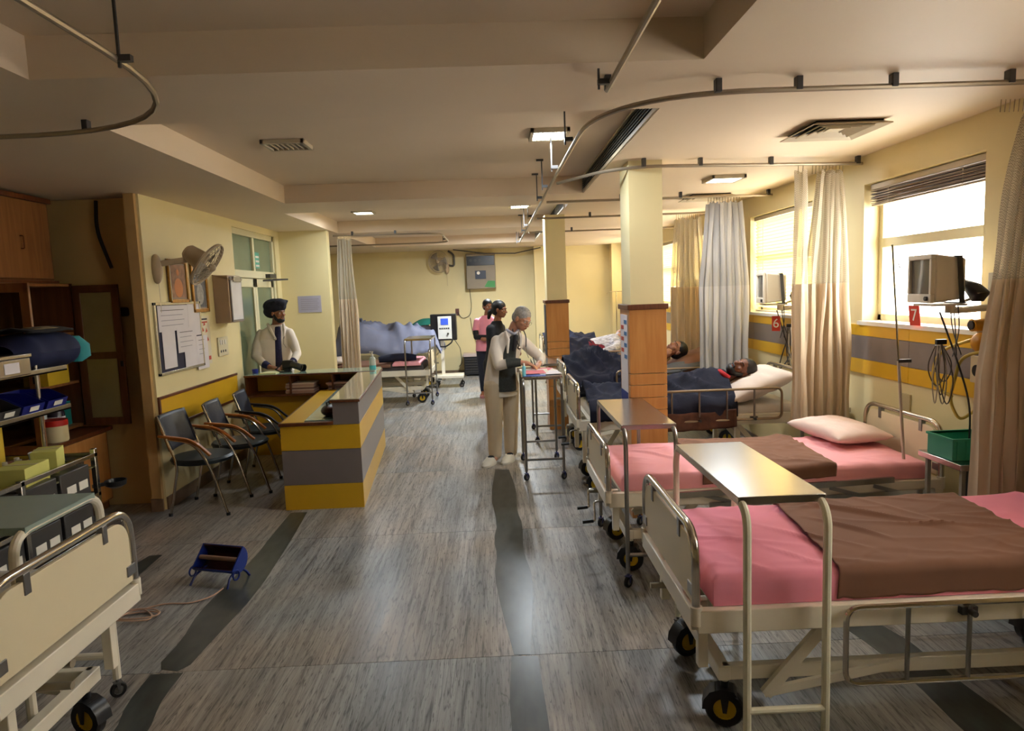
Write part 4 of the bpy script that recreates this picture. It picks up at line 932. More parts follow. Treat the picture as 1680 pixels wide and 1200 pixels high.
# monitor unit at the alcove
t = thing('dialysis_monitor', 'black boxed device with a white control face and blue screen beside the covered bed', 'monitor', (-1.0, 13.1, 0), world=True)
obj('black_case', B(-1.25, -.76, 13.0, 13.25, .90, 1.40), BLACKPL, t, bevel=.01)
o = obj('control_face', B(-1.11, -.85, 12.975, 13.0, .93, 1.36), P('white face', (214, 214, 206), .4), t, bevel=.006)
obj('blue_screen', B(-1.05, -.91, 12.97, 12.976, 1.20, 1.32), P('blue lcd', (40, 60, 160), .2, emit=((.1, .2, .8, 1), .6)), o, flat=True)
for k in range(5): obj('button', B(-1.08+.04*k, -1.055+.04*k, 12.97, 12.976, 1.12, 1.145), DGREY, o, flat=True)
obj('knob', MB().cyl((-.92, 12.976, 1.03), (-.92, 12.955, 1.03), .018), BLACKPL, o)
obj('stand_column', B(-1.08, -1.02, 13.08, 13.14, .12, .90), CRPAINT, t); obj('stand_base', B(-1.22, -.66, 12.9, 13.3, .18, .24), CRPAINT, t, bevel=.01)
for q in ((-1.18, 12.94), (-.70, 12.94), (-1.18, 13.26), (-.70, 13.26)): caster(t, q[0], q[1], .045, False)
obj('hose', MB().tube(rp([(-1.15, 13.0, .92), (-1.12, 12.95, .80), (-.98, 12.93, .78), (-.86, 12.95, .86), (-.84, 13.0, .92)], .06), .014, 8), BLACKPL, t)
obj('hose', MB().tube(rp([(-.80, 13.0, .9), (-.70, 12.95, .75), (-.68, 12.95, .45), (-.74, 12.95, .40)], .06), .006, 6), BLACKPL, t)
# dust cover over the bed at the far wall, teal cloth on it
def cov(u, v):
    x = -3.1+2.05*u; y = 12.75+1.3*v; hgt = 1.02+.18*math.sin(PI*min(1, u*1.25))*(1 if u < .8 else .8)+.06*math.sin(u*9)+.03*fbm(u*8, v*5, 2)
    e = min(v, 1-v, u*1.6, (1-u)*1.6); k = max(0, 1-e/.16); z = hgt-.50*k*k*(1 if v < .5 else .8); z = max(z, .62+.05*math.sin(u*7+1)+.04*fbm(u*6, 1, 4))
    y -= .12*k*(v < .5); z += .03*fbm(u*6+v*4, v*6-u*3, 7)+.11*crease(u*1.6, v*1.2, 3)+.05*(1-2*abs(fbm(u*5-v*5, u*2+v*4, 1)))
    return (x, y, z)
one('dust_cover', MB().grid(70, 40, cov), COVER, 'large grey blue dust cover draped over the bed by the far wall', 'cover', solid=.006, ang=70)
one('green_cloth', MB().grid(20, 14, lambda u, v: (-1.72+.62*u, 13.5+.45*v, 1.17+.12*math.sin(PI*u)*math.sin(PI*v)+.02*fbm(u*5, v*5)+.03*u)), GREENC, 'dark green cloth heaped behind the grey blue dust cover', 'cloth', solid=.006, ang=70)

# ------------------------------------------------------------------ patient monitors, sockets and tubes on the window wall
def monitor(label, x, y, z, rz, s=1.0, group='wall-arm patient monitors', reach=.46):
    t = thing('patient_monitor', label, 'monitor', (x, y, z), rz, group)     # screen faces -X, arm to +X
    m = MB().add([(-.12*s, -.15*s, 0), (-.12*s, .15*s, 0), (.08*s, .11*s, .02*s), (.08*s, -.11*s, .02*s), (-.12*s, -.15*s, .30*s), (-.12*s, .15*s, .30*s), (.08*s, .11*s, .27*s), (.08*s, -.11*s, .27*s)],
                 [(0, 1, 2, 3), (7, 6, 5, 4), (0, 4, 5, 1), (1, 5, 6, 2), (2, 6, 7, 3), (3, 7, 4, 0)])
    c = obj('case', m, MBOX, t, bevel=.014*s)
    b = MB()
    for q in ((-.15, .15, .27, .30), (-.15, .15, 0, .055), (-.15, -.125, .055, .27), (.125, .15, .055, .27)): b.box(-.145*s, -.12*s, q[0]*s, q[1]*s, q[2]*s, q[3]*s)
    obj('bezel', b, MBOX, t, bevel=.004); obj('screen', B(-.128*s, -.118*s, -.125*s, .125*s, .055*s, .27*s), SCREEN, t, flat=True)
    k = obj('knob', MB().cyl((-.145*s, -.11*s, .028*s), (-.16*s, -.11*s, .028*s), .014*s), BLACKPL, t)
    obj('strap', MB().box(.045*s, .075*s, -.146*s, .146*s, -.006, 0).add([(.03*s, -.145*s, 0), (.06*s, -.142*s, 0), (.04*s, -.143*s, .275*s), (.01*s, -.146*s, .28*s), (.03*s, -.138*s, 0), (.06*s, -.135*s, 0), (.04*s, -.134*s, .28*s), (.01*s, -.138*s, .285*s)], [(0, 1, 2, 3), (7, 6, 5, 4), (0, 4, 5, 1), (1, 5, 6, 2), (2, 6, 7, 3), (3, 7, 4, 0)]).box(.008*s, .04*s, -.142*s, .142*s, .276*s, .286*s), DGREY, t)
    obj('tray', MB().box(-.12*s, .09*s, -.12*s, .12*s, -.02, -.008).cyl((.05*s, 0, -.07*s), (.05*s, 0, -.02), .03*s), MBOX, t, bevel=.003)
    obj('arm', MB().tube([(.05*s, 0, -.055*s), (reach*.6, -.02*s, -.05*s), (reach, -.02*s, -.04*s)], .022*s, 10).bar((.07*s, -.02, -.01), (reach*.85, -.03*s, .04*s), .015), MBOX, t)
    for q, yy in enumerate((-.05, .0, .04)): obj('lead', MB().tube(rp([(.07*s, yy*s, -.02), (.08*s, yy*s-.01, -.18*s), (.03*s+.05*q*s, yy*s-.03, -.34*s)], .1), .0035, 5), DGREY, t)
    return t
monitor('large beige patient monitor strapped to a wall arm in front of the bare window', 2.60, 3.93, 1.64, -.12, .92, reach=.26)
monitor('patient monitor with a black strap on a wall arm above the bearded patient', 2.60, 6.32, 1.595, -.15, .95, reach=.26)
monitor('patient monitor seen between the grey and beige curtains', 2.60, 9.0, 1.60, -.1, .9, reach=.26)
monitor('dark patient monitor seen just left of the near pillar', 2.55, 11.8, 1.55, -.3, .95, reach=.29)
t = thing('cuff_pouch', 'black blood pressure pouch resting on the arm of the large monitor', 'pouch', (2.76, 3.86, 1.64), -.55)
obj('pouch_body', MB().loft([((0, 0, 0), .03, .04, 0), ((0, -.02, .05), .06, .05, 0), ((-.04, -.01, .10), .05, .045, 0), ((-.08, 0, .13), .02, .02, 0)], 14), BLACKPL, t); obj('coil_tube', MB().tube([(-.07, 0, .12), (-.13, .02, .10), (-.12, .03, .05)], .006, 6), DGREY, t)
t = thing('cuff_pouch', 'black pouch resting on the arm of the bearded patient monitor', 'pouch', (2.76, 6.20, 1.60), -.5)
obj('pouch_body', MB().loft([((0, 0, 0), .05, .06, 0), ((-.01, 0, .06), .06, .05, 0), ((-.03, 0, .10), .02, .02, 0)], 14), BLACKPL, t)
def leads(label, x, y, z, seed):
    random.seed(seed); t = thing('lead_bundle', label, 'cable', (x, y, z), world=True, group='looped monitor leads')
    for k in range(6):
        w = random.uniform(.02, .07); L = random.uniform(.26, .44); dy = random.uniform(-.07, .07)
        pts = [(x, y, z), (x+.01*k, y+dy-w, z-L*.5), (x+.005*k, y+dy, z-L), (x-.01, y+dy+w, z-L*.55), (x, y+.01*k, z-.02)]
        obj('lead_loop', MB().tube(rp(pts, .2, 6), .0038, 5), P('grey lead', (92, 82, 72), .5) if k % 3 else P('pale lead', (170, 160, 140), .5), t)
    obj('connector', B(x-.03, x+.03, y-.012, y+.012, z-.01, z+.02), BLACKPL, t, bevel=.003)
    return t
leads('tangled monitor leads hanging below the large monitor', 2.62, 3.96, 1.40, 1)
leads('tangled monitor leads hanging below the bearded patient monitor', 2.70, 6.22, 1.38, 2)
one('monitor_cable', MB().tube(rp([(2.62, 3.98, 1.58), (2.68, 3.90, 1.30), (2.70, 3.80, 1.05), (2.74, 3.86, .80), (2.76, 3.9, .45)], .2), .006, 6), DGREY, 'long dark cable running down the wall from the large monitor', 'cable')
one('monitor_cable', MB().tube(rp([(2.66, 6.42, 1.52), (2.70, 6.2, 1.1), (2.6, 6.2, .98), (2.72, 6.5, 1.0), (2.80, 6.5, 1.25)], .2), .006, 6), DGREY, 'cable looping from the bearded patient monitor to his pillow', 'cable')
def gas(label, y, seed):
    t = thing('gas_outlet', label, 'outlet', (XR, y, 1.5), world=True, group='oxygen outlets on the window wall')
    obj('back_plate', B(XR-.012, XR, y-.05, y+.05, 1.52, 1.80), P('plate steel', (176, 170, 156), .4), t, bevel=.002)
    obj('flow_knob', MB().cyl((XR-.012, y+.06, 1.50), (XR-.09, y+.06, 1.50), .036), P('ochre plastic', (200, 150, 40), .4), t)
    obj('valve_body', MB().ell((XR-.06, y+.02, 1.40), (.05, .06, .06)), P('orange ochre plastic', (206, 140, 30), .4), t); obj('gauge', MB().cyl((XR-.09, y+.06, 1.50), (XR-.10, y+.06, 1.50), .026), DGREY, t)
    return t
gas('ochre oxygen valve on the wall beside the bare window', 3.84, 1); gas('ochre oxygen valve half hidden behind the cream curtain', 5.62, 2)
for nm, pts, lb in (('rubber_tube', [(2.78, 3.90, 1.42), (2.66, 4.06, 1.34), (2.68, 4.13, 1.12), (2.74, 4.02, 1.06)], 'cream rubber tube looping left below the oxygen valve'),
                    ('rubber_tube', [(2.78, 3.80, 1.36), (2.70, 3.90, 1.32), (2.68, 3.96, 1.05), (2.72, 3.92, .93), (2.78, 3.88, 1.00)], 'yellow rubber tube hanging lowest beside the right curtain')):
    one(nm, MB().tube(rp(pts, .12, 8), .0095, 8), YTUBE, lb, 'tube')
for y, lb in ((3.86, 'double socket plate on the grey band right of the hanging leads'),):
    t = thing('socket_plate', lb, 'socket', (XR, y, 1.16), world=True)
    obj('plate', B(XR-.035, XR-.018, y-.12, y+.12, 1.155, 1.315), P('cream socket', (206, 190, 150), .4), t, bevel=.004)
    for s in (-.055, .055): obj('round_socket', MB().cyl((XR-.034, y+s, 1.23), (XR-.046, y+s, 1.23), .035), BLACKPL, t)
one('socket_plate', B(XR-.014, XR, 4.60, 4.70, .86, .98), P('cream socket 2', (196, 180, 140), .4), 'small cream socket plate on the wall under the yellow band', 'socket', bevel=.003)
# bed number signs
WHT = P('sign white', (240, 236, 230), .5)
def sign(s, y, z, x, rz, tilt, label, w=.085, h=.125):
    t = thing('bed_number_sign', label, 'sign', (x, y, z))
    M = RZ(rz) @ Matrix.Rotation(tilt, 4, 'Y')
    obj('sign_plate', MB().box(-.0015, .0015, -w/2, w/2, 0, h, M), REDP, t, flat=True)
    text('numeral', s, h*.85, M @ TX(-.003, 0, h/2) @ Matrix(((0, 0, -1, 0), (-1, 0, 0, 0), (0, 1, 0, 0), (0, 0, 0, 1))), WHT, t)
sign('7', 4.50, 1.467, 2.80, .15, -.12, 'red bed number sign with a white 7 on the window sill', w=.095, h=.135)
sign('6', 6.34, 1.33, 2.62, .9, 0, 'red bed number sign with a white 6 hanging under the second monitor', w=.075, h=.14)
# IV poles
def ivpole(label, x, y, z0, z1, hooks=True, lean=0, mat=CHROME):
    t = thing('iv_pole', label, 'pole', (x, y, z0), group='drip stand poles')
    obj('pole', MB().tube([(0, 0, 0), (lean*.5, 0, (z1-z0)*.5)], .0095, 8), P('cream pole paint', (206, 190, 170), .4), t); obj('upper_rod', MB().tube([(lean*.5, 0, (z1-z0)*.5), (lean, 0, z1-z0)], .006, 8), mat, t)
    if hooks: obj('hook_bar', MB().tube(rp([(lean-.16, 0, z1-z0-.03), (lean-.13, 0, z1-z0), (lean+.13, 0, z1-z0), (lean+.16, 0, z1-z0-.03)], .02), .005, 6), mat, t)
    return t
p = ivpole('slim drip pole rising from the head of the second bed', 2.52, 4.12, .57, 1.99, False, -.11)
obj('clamp', MB().box(-.06, .02, -.01, .01, .70, .72), DGREY, p)
ivpole('drip pole with a hook bar standing by the farthest beds', 2.0, 11.3, 0, 1.72)
ivpole('thin drip pole at the head of the bearded patient bed', 2.60, 5.75, .68, 1.72, False)
for o in [o for o in SC.objects if o.name.startswith('iv_pole') and o.location.z == 0]:
    obj('base_leg', MB().bar((-.2, 0, .02), (.2, 0, .02), .02).bar((0, -.2, .02), (0, .2, .02), .02), CRPAINT, o)
# bedside tables
def sidetable(label, x0, x1, y0, y1, z):
    t = thing('side_table', label, 'table', ((x0+x1)/2, (y0+y1)/2, 0), world=True, group='steel topped bedside tables')
    obj('table_top', B(x0, x1, y0, y1, z-.035, z), STEEL, t, bevel=.004)
    for a in (x0+.03, x1-.05):
        for b in (y0+.03, y1-.05): obj('leg', B(a, a+.022, b, b+.022, 0, z-.03), P('grey enamel', (150, 144, 130), .4), t)
    obj('cabinet_box', B(x0+.05, x1-.04, y0+.05, y1-.04, .12, .42), CRPAINT, t, bevel=.004)
sidetable('steel topped bedside table holding the green crate', 2.50, 2.83, 3.58, 3.96, .76)
sidetable('steel topped bedside table behind the cream curtain', 2.52, 2.83, 5.36, 5.68, .76)
t = thing('plastic_crate', 'open green plastic crate on the bedside table', 'crate', (2.665, 3.78, .762))
m = MB(); a, b, h, wv_ = .15, .11, .12, .004
for s in (-1, 1): m.box(-a, a, s*b-wv_/2, s*b+wv_/2, 0, h).box(s*a-wv_/2, s*a+wv_/2, -b, b, 0, h)
m.box(-a, a, -b, b, 0, .004); obj('crate_body', m, CRATE, t); rm = MB()
for s in (-1, 1): rm.box(-a-.008, a+.008, s*(b+.004)-.006, s*(b+.004)+.006, h-.008, h+.004).box(s*(a+.004)-.006, s*(a+.004)+.006, -b, b, h-.008, h+.004)
obj('crate_rim', rm, CRATE, t)
for k in range(6): obj('rib', B(-a+.02+.05*k, -a+.026+.05*k, -b-.006, -b, .005, h-.01), CRATE, t)
t = thing('water_bottle', 'clear plastic water bottle with a blue label beside the cream curtain', 'bottle', (2.56, 5.50, .762))
obj('bottle_body', MB().lathe([(0, 0), (.032, 0), (.034, .02), (.034, .15), (.012, .20), (.012, .215), (0, .215)]), P('bottle plastic', (190, 206, 216), .15), t); obj('cap', MB().cyl((0, 0, .215), (0, 0, .232), .015), P('blue cap', (40, 80, 190), .4), t); obj('label_band', MB().lathe([(.0348, .06), (.0348, .12)]), MATS['blue cap'], t)

# ------------------------------------------------------------------ things on the writing table
z = .986
t = thing('paper_pile', 'loose papers and a pink form on the doctor writing table', 'papers', (.42, 6.75, z))
random.seed(5)
for k in range(6):
    a = random.uniform(-.3, .3); obj('paper_sheet', MB().box(-.105, .105, -.145, .145, .0022*k, .0022*k+.0012, TX(random.uniform(-.07, .09), random.uniform(-.18, .16), 0) @ RZ(a)), [PAPER, P('pale paper', (226, 214, 200), .8), P('pink paper', (220, 120, 130), .8)][k % 3 if k != 2 else 2], t, flat=True)
t = thing('file_folder', 'blue file folder under the papers on the writing table', 'folder', (.33, 6.50, z)); obj('cover', B(-.09, .12, -.10, .14, 0, .004), P('blue folder', (70, 90, 170), .6), t, flat=True)
t = thing('spray_bottle', 'turquoise sanitizer bottle on the near edge of the writing table', 'bottle', (.245, 6.42, z)); obj('bottle_body', MB().lathe([(0, 0), (.018, 0), (.018, .09), (.010, .10), (0, .10)]), P('turquoise bottle', (120, 196, 206), .3), t); obj('cap', MB().cyl((0, 0, .10), (0, 0, .125), .010), WHITEP, t)

# ------------------------------------------------------------------ room heater and cable on the floor
t = thing('room_heater', 'small blue half-cylinder room heater with a dark red reflector on the floor', 'heater', (-1.86, 4.28, 0), -PI/2-.30)
def shell(u, v):
    a = -.80*PI+PI*1.10*u; return (-.02-.085*math.cos(a), -.15+.30*v, .15+.085*math.sin(a))
obj('reflector', MB().grid(16, 4, lambda u, v: (lambda p: (p[0]*.93, p[1], .15+(p[2]-.15)*.93))(shell(u, v))), P('dark red reflector', (64, 28, 20), .35, .3), t, solid=.004)
obj('outer_shell', MB().grid(16, 4, shell), P('blue enamel', (24, 48, 130), .35), t, solid=.006)
for s in (-1, 1):
    pr = [(-.02-.088*math.cos(-.80*PI+PI*1.10*k/12), .15+.088*math.sin(-.80*PI+PI*1.10*k/12)) for k in range(13)]
    n = len(pr); y = s*.15
    obj('end_cap', MB().add([(p[0], y+d_, p[1]) for d_ in (-.004, .004) for p in pr], [tuple(range(n))[::-1], tuple(range(n, 2*n))]+[(i, (i+1) % n, n+(i+1) % n, n+i) for i in range(n)]), MATS['blue enamel'], t)
    obj('stand_leg', MB().tube(rp([(-.04, s*.12, .08), (.05, s*.13, .055), (.09, s*.14, .0)], .03), .008, 6).tube(rp([(-.04, s*.12, .08), (-.10, s*.13, .05), (-.13, s*.14, .0)], .03), .008, 6), MATS['blue enamel'], t)
    obj('scroll', MB().ring((.03, s*.165, .07), .03, .006, Matrix.Rotation(PI/2, 4, 'X'), 16, 6), MATS['blue enamel'], t)
obj('heating_rod', MB().cyl((-.02, -.14, .15), (-.02, .14, .15), .014), P('ceramic rod', (150, 120, 96), .6), t)
c = [(-1.78, 4.16, .008), (-1.80, 4.05, .006), (-1.90, 3.96, .006), (-2.05, 3.98, .006), (-2.16, 3.92, .006)]
for k in range(26): a = k*.62; c.append((-2.15+(.12+.035*math.sin(k*.37))*math.cos(a)+.02*math.sin(k*.9), 3.80+(.065+.03*math.cos(k*.53))*math.sin(a), .008+.0012*k*.5))
c += [(-2.22, 3.95, .01), (-2.34, 4.02, .006), (-2.48, 3.98, .006)]
one('extension_cord', MB().tube(rp(c, .05, 3), .0045, 5), P('pinkish cord', (206, 170, 146), .6), 'pinkish power cord coiled on the floor beside the heater', 'cord')
one('cord_plug', MB().cyl((-2.48, 3.98, .018), (-2.54, 3.96, .018), .016), P('grey plug', (130, 126, 128), .5), 'grey plug at the end of the heater cord', 'plug')

# ------------------------------------------------------------------ wooden cabinets in the left niche
t = thing('wall_cabinet', 'tall wood grained wall cabinet up to the ceiling at the far left', 'cabinet', (-3.9, 4.5, 2.0), world=True)
obj('cabinet_body', B(-4.195, -3.72, 3.0, 5.92, 2.02, 2.70), DKWOOD, t, bevel=.003)
for a, b in ((3.05, 3.98), (4.0, 4.93), (4.95, 5.88)):
    dd = obj('cabinet_door', B(-3.72, -3.70, a, b, 2.04, 2.655), MIDWOOD, t, bevel=.003)
    hy = b-.36; obj('handle', MB().tube(rp([(-3.70, hy, 2.27), (-3.675, hy, 2.27), (-3.675, hy, 2.37), (-3.70, hy, 2.37)], .01), .005, 6), BRTRIM, dd)
obj('cornice', B(-3.74, -3.69, 3.0, 5.93, 2.66, 2.70), BRTRIM, t, bevel=.003); obj('bottom_strip', B(-3.74, -3.69, 3.0, 5.93, 2.0, 2.025), BRTRIM, t, bevel=.003)
t = thing('glazed_cupboard', 'brown wooden cupboard with glazed doors standing open in the niche', 'cupboard', (-3.9, 5.2, .74), world=True)
obj('cupboard_back', B(-4.2, -4.17, 3.6, 6.04, .76, 2.0), DKWOOD, t, flat=True)
for y in (3.6, 4.72, 6.02): obj('side_board', B(-4.17, -3.66, y, y+.025, .76, 2.0), DKWOOD, t, flat=True)
for z in (.76, 1.14, 1.56, 1.975): obj('shelf_board', B(-4.17, -3.67, 3.62, 6.02, z, z+.022), MIDWOOD, t, flat=True)
def leaf(x0, y0, ang, mt, label=None, w=.40, z0=.76, z1=1.98):
    M = TX(x0, y0, 0) @ RZ(ang); f_ = .065
    dd = obj('door_frame', MB().box(0, f_, 0, .022, z0, z1, M).box(w-f_, w, 0, .022, z0, z1, M).box(0, w, 0, .022, z0, z0+f_, M).box(0, w, 0, .022, z1-f_, z1, M).box(0, w, 0, .022, (z0+z1)/2-.03, (z0+z1)/2+.03, M), mt, t, bevel=.004)
    for a, b in ((z0+f_, (z0+z1)/2-.03), ((z0+z1)/2+.03, z1-f_)): obj('pane', MB().box(f_, w-f_, .009, .013, a, b, M), P('frosted olive glass', (150, 138, 92), .25) if mt is DKWOOD else CUPGL, dd, flat=True)
    obj('latch', MB().box(w-.03, w-.01, -.012, 0, (z0+z1)/2-.10, (z0+z1)/2-.05, M), BLACKPL, dd)
leaf(-3.64, 6.00, -.04, DKWOOD); leaf(-3.66, 4.86, -.02, MIDWOOD, w=.42); leaf(-3.66, 4.20, -.75, MIDWOOD, w=.42)
one('door_closer_bracket', MB().box(-3.50, -3.22, 6.08, 6.115, 1.70, 1.78), P('dark bracket', (62, 28, 14), .5), 'dark brown oval bracket on the wall behind the open cupboard door', 'bracket', bevel=.03)
t = thing('low_cabinet', 'low wooden cabinet with a deep worktop under the glazed cupboard', 'cabinet', (-3.8, 4.6, 0), world=True)
obj('cabinet_body', B(-4.195, -3.50, 3.0, 6.06, .08, .70), MIDWOOD, t, bevel=.003); obj('worktop', B(-4.195, -3.46, 3.0, 6.09, .70, .735), BRTRIM, t, bevel=.004)
obj('plinth', B(-4.195, -3.54, 3.0, 6.06, 0, .08), DKWOOD, t, flat=True)
for a in (3.05, 3.8, 4.55, 5.3): obj('cabinet_door', B(-3.50, -3.482, a, a+.72, .10, .69), ORWOOD, t, bevel=.003)
# things on the cupboard shelves and worktop
t = thing('carton', 'yellow carton on the middle cupboard shelf beside the blue bins', 'box', (-3.76, 5.74, 1.162)); obj('carton_body', MB().box(-.10, .10, -.14, .14, 0, .27), YBOX, t, bevel=.003); obj('carton_flap', MB().add([(-.10, -.14, .27), (.10, -.14, .27), (.10, -.22, .31), (-.10, -.22, .31)], [(0, 1, 2, 3)]), YBOX, t, solid=.003)
t = thing('jar', 'dark lidded glass jar with a cream label on the lower cupboard shelf', 'jar', (-3.72, 5.74, .784)); obj('jar_body', MB().lathe([(0, 0), (.06, 0), (.065, .02), (.065, .14), (.05, .17), (0, .17)]), P('dark jar', (60, 50, 60), .2), t); obj('lid', MB().cyl((0, 0, .17), (0, 0, .21), .062), P('navy lid', (30, 36, 80), .4), t); obj('label_band', MB().lathe([(.0665, .03), (.0665, .11)]), PAPER, t)
t = thing('jar', 'clear plastic jar on the lower cupboard shelf', 'jar', (-3.74, 5.56, .784)); obj('jar_body', MB().lathe([(0, 0), (.05, 0), (.055, .02), (.055, .15), (.035, .20), (0, .20)]), P('bottle plastic', (190, 206, 216), .15), t); obj('lid', MB().cyl((0, 0, .2), (0, 0, .225), .034), WHITEP, t)
t = thing('jar', 'cream canister with a bright red lid on the low worktop', 'jar', (-3.40+.0, 4.72, .736)); t.location = (-3.55, 5.45, .736)
obj('jar_body', MB().lathe([(0, 0), (.085, 0), (.09, .01), (.09, .13), (0, .13)]), P('cream plastic', (214, 202, 160), .4), t); obj('lid', MB().cyl((0, 0, .13), (0, 0, .175), .094), P('red lid', (190, 34, 22), .4), t)
t = thing('teal_box', 'teal carton behind the dark jar on the lower shelf', 'box', (-3.80, 5.93, .784)); obj('carton_body', MB().box(-.06, .06, -.05, .05, 0, .20), P('teal carton', (30, 130, 120), .6), t, bevel=.003); obj('carton_top', MB().box(-.061, .061, -.051, .051, .2, .203), TEAL, t)

# ------------------------------------------------------------------ medicine cart and rack at the left
CA = thing('medicine_cart', 'grey framed drawer cart with white labels behind the left over-bed table', 'cart', (-2.85, 3.72, 0), world=True)
cx0, cx1, cy0, cy1 = -3.18, -2.52, 2.9, 4.24
for y in (cy0, 3.55, cy1-.03):
    for x in (cx0, cx1-.03): obj('post', B(x, x+.03, y, y+.03, .08, .90 if y < 4 else .92), STEEL, CA, bevel=.003)
for z in (.12, .38, .62, .87): obj('rail_frame', MB().box(cx0, cx1, cy0, cy0+.02, z, z+.025).box(cx0, cx1, cy1-.02, cy1, z, z+.025).box(cx1-.025, cx1, cy0, cy1, z, z+.025).box(cx0, cx0+.025, cy0, cy1, z, z+.025), STEEL, CA, bevel=.002)
obj('top_tray', B(cx0+.02, cx1-.02, cy0+.02, cy1-.02, .80, .81), P('olive tray', (120, 112, 74), .5), CA, flat=True)
for z in (.415, .655):
    for k in range(4):
        a = cy0+.05+k*.31; dr = obj('drawer', B(cx0+.05, cx1-.012, a, a+.28, z, z+.185), DGREY, CA, bevel=.006)
        for q in (.05, .165): obj('drawer_label', B(cx1-.012, cx1-.009, a+q, a+q+.085, z+.05, z+.10), WHITEP, dr, flat=True)
for q in ((cx0+.05, cy0+.05), (cx1-.05, cy0+.05), (cx0+.05, cy1-.05), (cx1-.05, cy1-.05)): caster(CA, q[0], q[1], .035, False)
RK = thing('wire_rack', 'chrome two tier rack rising behind the drawer cart', 'rack', (-3.05, 3.8, .82), world=True)
for y in (3.2, 4.18):
    for x in (-3.12, -2.80): obj('rack_post', MB().cyl((x, y, .812), (x, y, 1.47), .012), STEEL, RK)
for z in (1.15, 1.40): obj('rack_shelf', MB().box(-3.14, -2.76, 3.15, 4.42, z, z+.012).box(-2.775, -2.76, 3.15, 4.42, z, z+.035).box(-3.14, -3.125, 3.15, 4.42, z, z+.035), STEEL, RK, bevel=.002)
# on the rack
t = thing('duffel_bag', 'dark blue bag with a turquoise end piled on the top rack shelf', 'bag', (-2.92, 4.36, 1.415), .0)
def bg_(u, v):
    a = 2*PI*v; y = -.30+.62*u; rr = (.5+.5*min(1, min(u, 1-u)*6)); return (.17*math.cos(a)*rr+.01*fbm(u*5, v*6), y, .115+.115*math.sin(a)*rr*(1+.1*fbm(u*4, v*3, 2))-.0)
obj('bag_body', MB().grid(26, 22, bg_), BAGBL, t, ang=70)
obj('bag_end', MB().loft([((0, .26, .02), .14, .02, 0), ((0, .33, .05), .15, .10, 0), ((0, .34, .13), .14, .11, 0), ((0, .31, .19), .10, .06, 0)], 18), P('turquoise bag end', (24, 128, 136), .7), t)
obj('flap', MB().grid(14, 8, lambda u, v: (-.12+.26*v, -.22+.42*u, .24+.02*math.sin(PI*v)+.012*fbm(u*4, v*3))), BLKCL, t, solid=.012, ang=70)
obj('tag_patch', MB().grid(4, 4, lambda u, v: (.03+.08*v, -.12+.22*u, .268-.012*v)), P('khaki patch', (124, 108, 78), .8), t, solid=.004)
t = thing('steel_box', 'steel instrument box with a white label on the top rack shelf', 'box', (-2.86, 3.90, 1.415)); obj('box_body', MB().box(-.11, .11, -.17, .17, 0, .10), STEEL, t, bevel=.006); obj('box_lid', MB().box(-.118, .118, -.178, .178, .10, .125), STEEL, t, bevel=.006); obj('paper_label', MB().box(.1105, .112, -.05, .07, .02, .08), PAPER, t, flat=True)
bins = [(3.84, DGREY, 'grey open parts bin beside the blue ones on the rack'), (3.64, DGREY, 'grey open parts bin at the left end of the rack shelf'), (4.05, BLUEB, 'blue open parts bin next to the grey bins on the rack'), (4.27, BLUEB, 'blue open parts bin at the right end of the rack shelf')]
for y, mt, lb in bins:
    t = thing('parts_bin', lb, 'bin', (-2.90, y, 1.186), group='open parts bins on the rack')
    m = MB(); m.box(-.14, .14, -.095, .095, 0, .004)
    for s in (-1, 1): m.add([(-.14, s*.095, 0), (.14, s*.095, 0), (.16, s*.095, .05), (.05, s*.095, .105), (-.14, s*.095, .105), (-.14, s*.091, 0), (.14, s*.091, 0), (.16, s*.091, .05), (.05, s*.091, .105), (-.14, s*.091, .105)], [(0, 1, 2, 3, 4), (9, 8, 7, 6, 5), (0, 5, 6, 1), (1, 6, 7, 2), (2, 7, 8, 3), (3, 8, 9, 4), (4, 9, 5, 0)])
    m.box(-.14, -.136, -.095, .095, 0, .105).add([(.14, -.095, 0), (.14, .095, 0), (.16, .095, .05), (.16, -.095, .05), (.136, -.095, 0), (.136, .095, 0), (.156, .095, .05), (.156, -.095, .05)], [(0, 1, 2, 3), (7, 6, 5, 4), (3, 2, 6, 7), (0, 4, 5, 1)])
    obj('bin_body', m, mt, t); obj('bin_label', MB().add([(.151, -.04, .012), (.151, .04, .012), (.163, .04, .04), (.163, -.04, .04)], [(0, 1, 2, 3)]), WHITEP, t, flat=True)
def carton(x, y, z, sx, sy, sz, mt, label, rz=0):
    t = thing('carton', label, 'box', (x, y, z), rz); obj('carton_body', MB().box(-sx/2, sx/2, -sy/2, sy/2, 0, sz), mt, t, bevel=.003); obj('tape_strip', MB().box(-sx/2-.001, sx/2+.001, -.015, .015, sz, sz+.0015), P('tape', (200, 190, 130), .4), t, flat=True)
carton(-3.06, 3.98, .812, .14, .26, .30, YBOX, 'tall yellow carton under the lower rack shelf', 0)
carton(-3.0, 3.40, 1.186+.0, .0001+.2, .14, .0001+.18, YBOX, 'yellow carton at the left end behind the grey bins') if 0 else None
carton(-2.66, 3.76, .812, .17, .24, .13, LYBOX, 'pale yellow carton at the front left of the cart top', .1)
carton(-2.68, 4.02, .812, .13, .18, .16, LYBOX, 'pale yellow carton on the cart nearer the red lidded jar', .35)
t = thing('steel_tray', 'small steel kidney tray box at the cart end', 'tray', (-2.66, 4.17, .812)); obj('tray_body', MB().box(-.07, .07, -.045, .045, 0, .05), STEEL, t, bevel=.006); obj('tray_lid', MB().box(-.075, .075, -.05, .05, .05, .062), DGREY, t, bevel=.004)
random.seed(11)
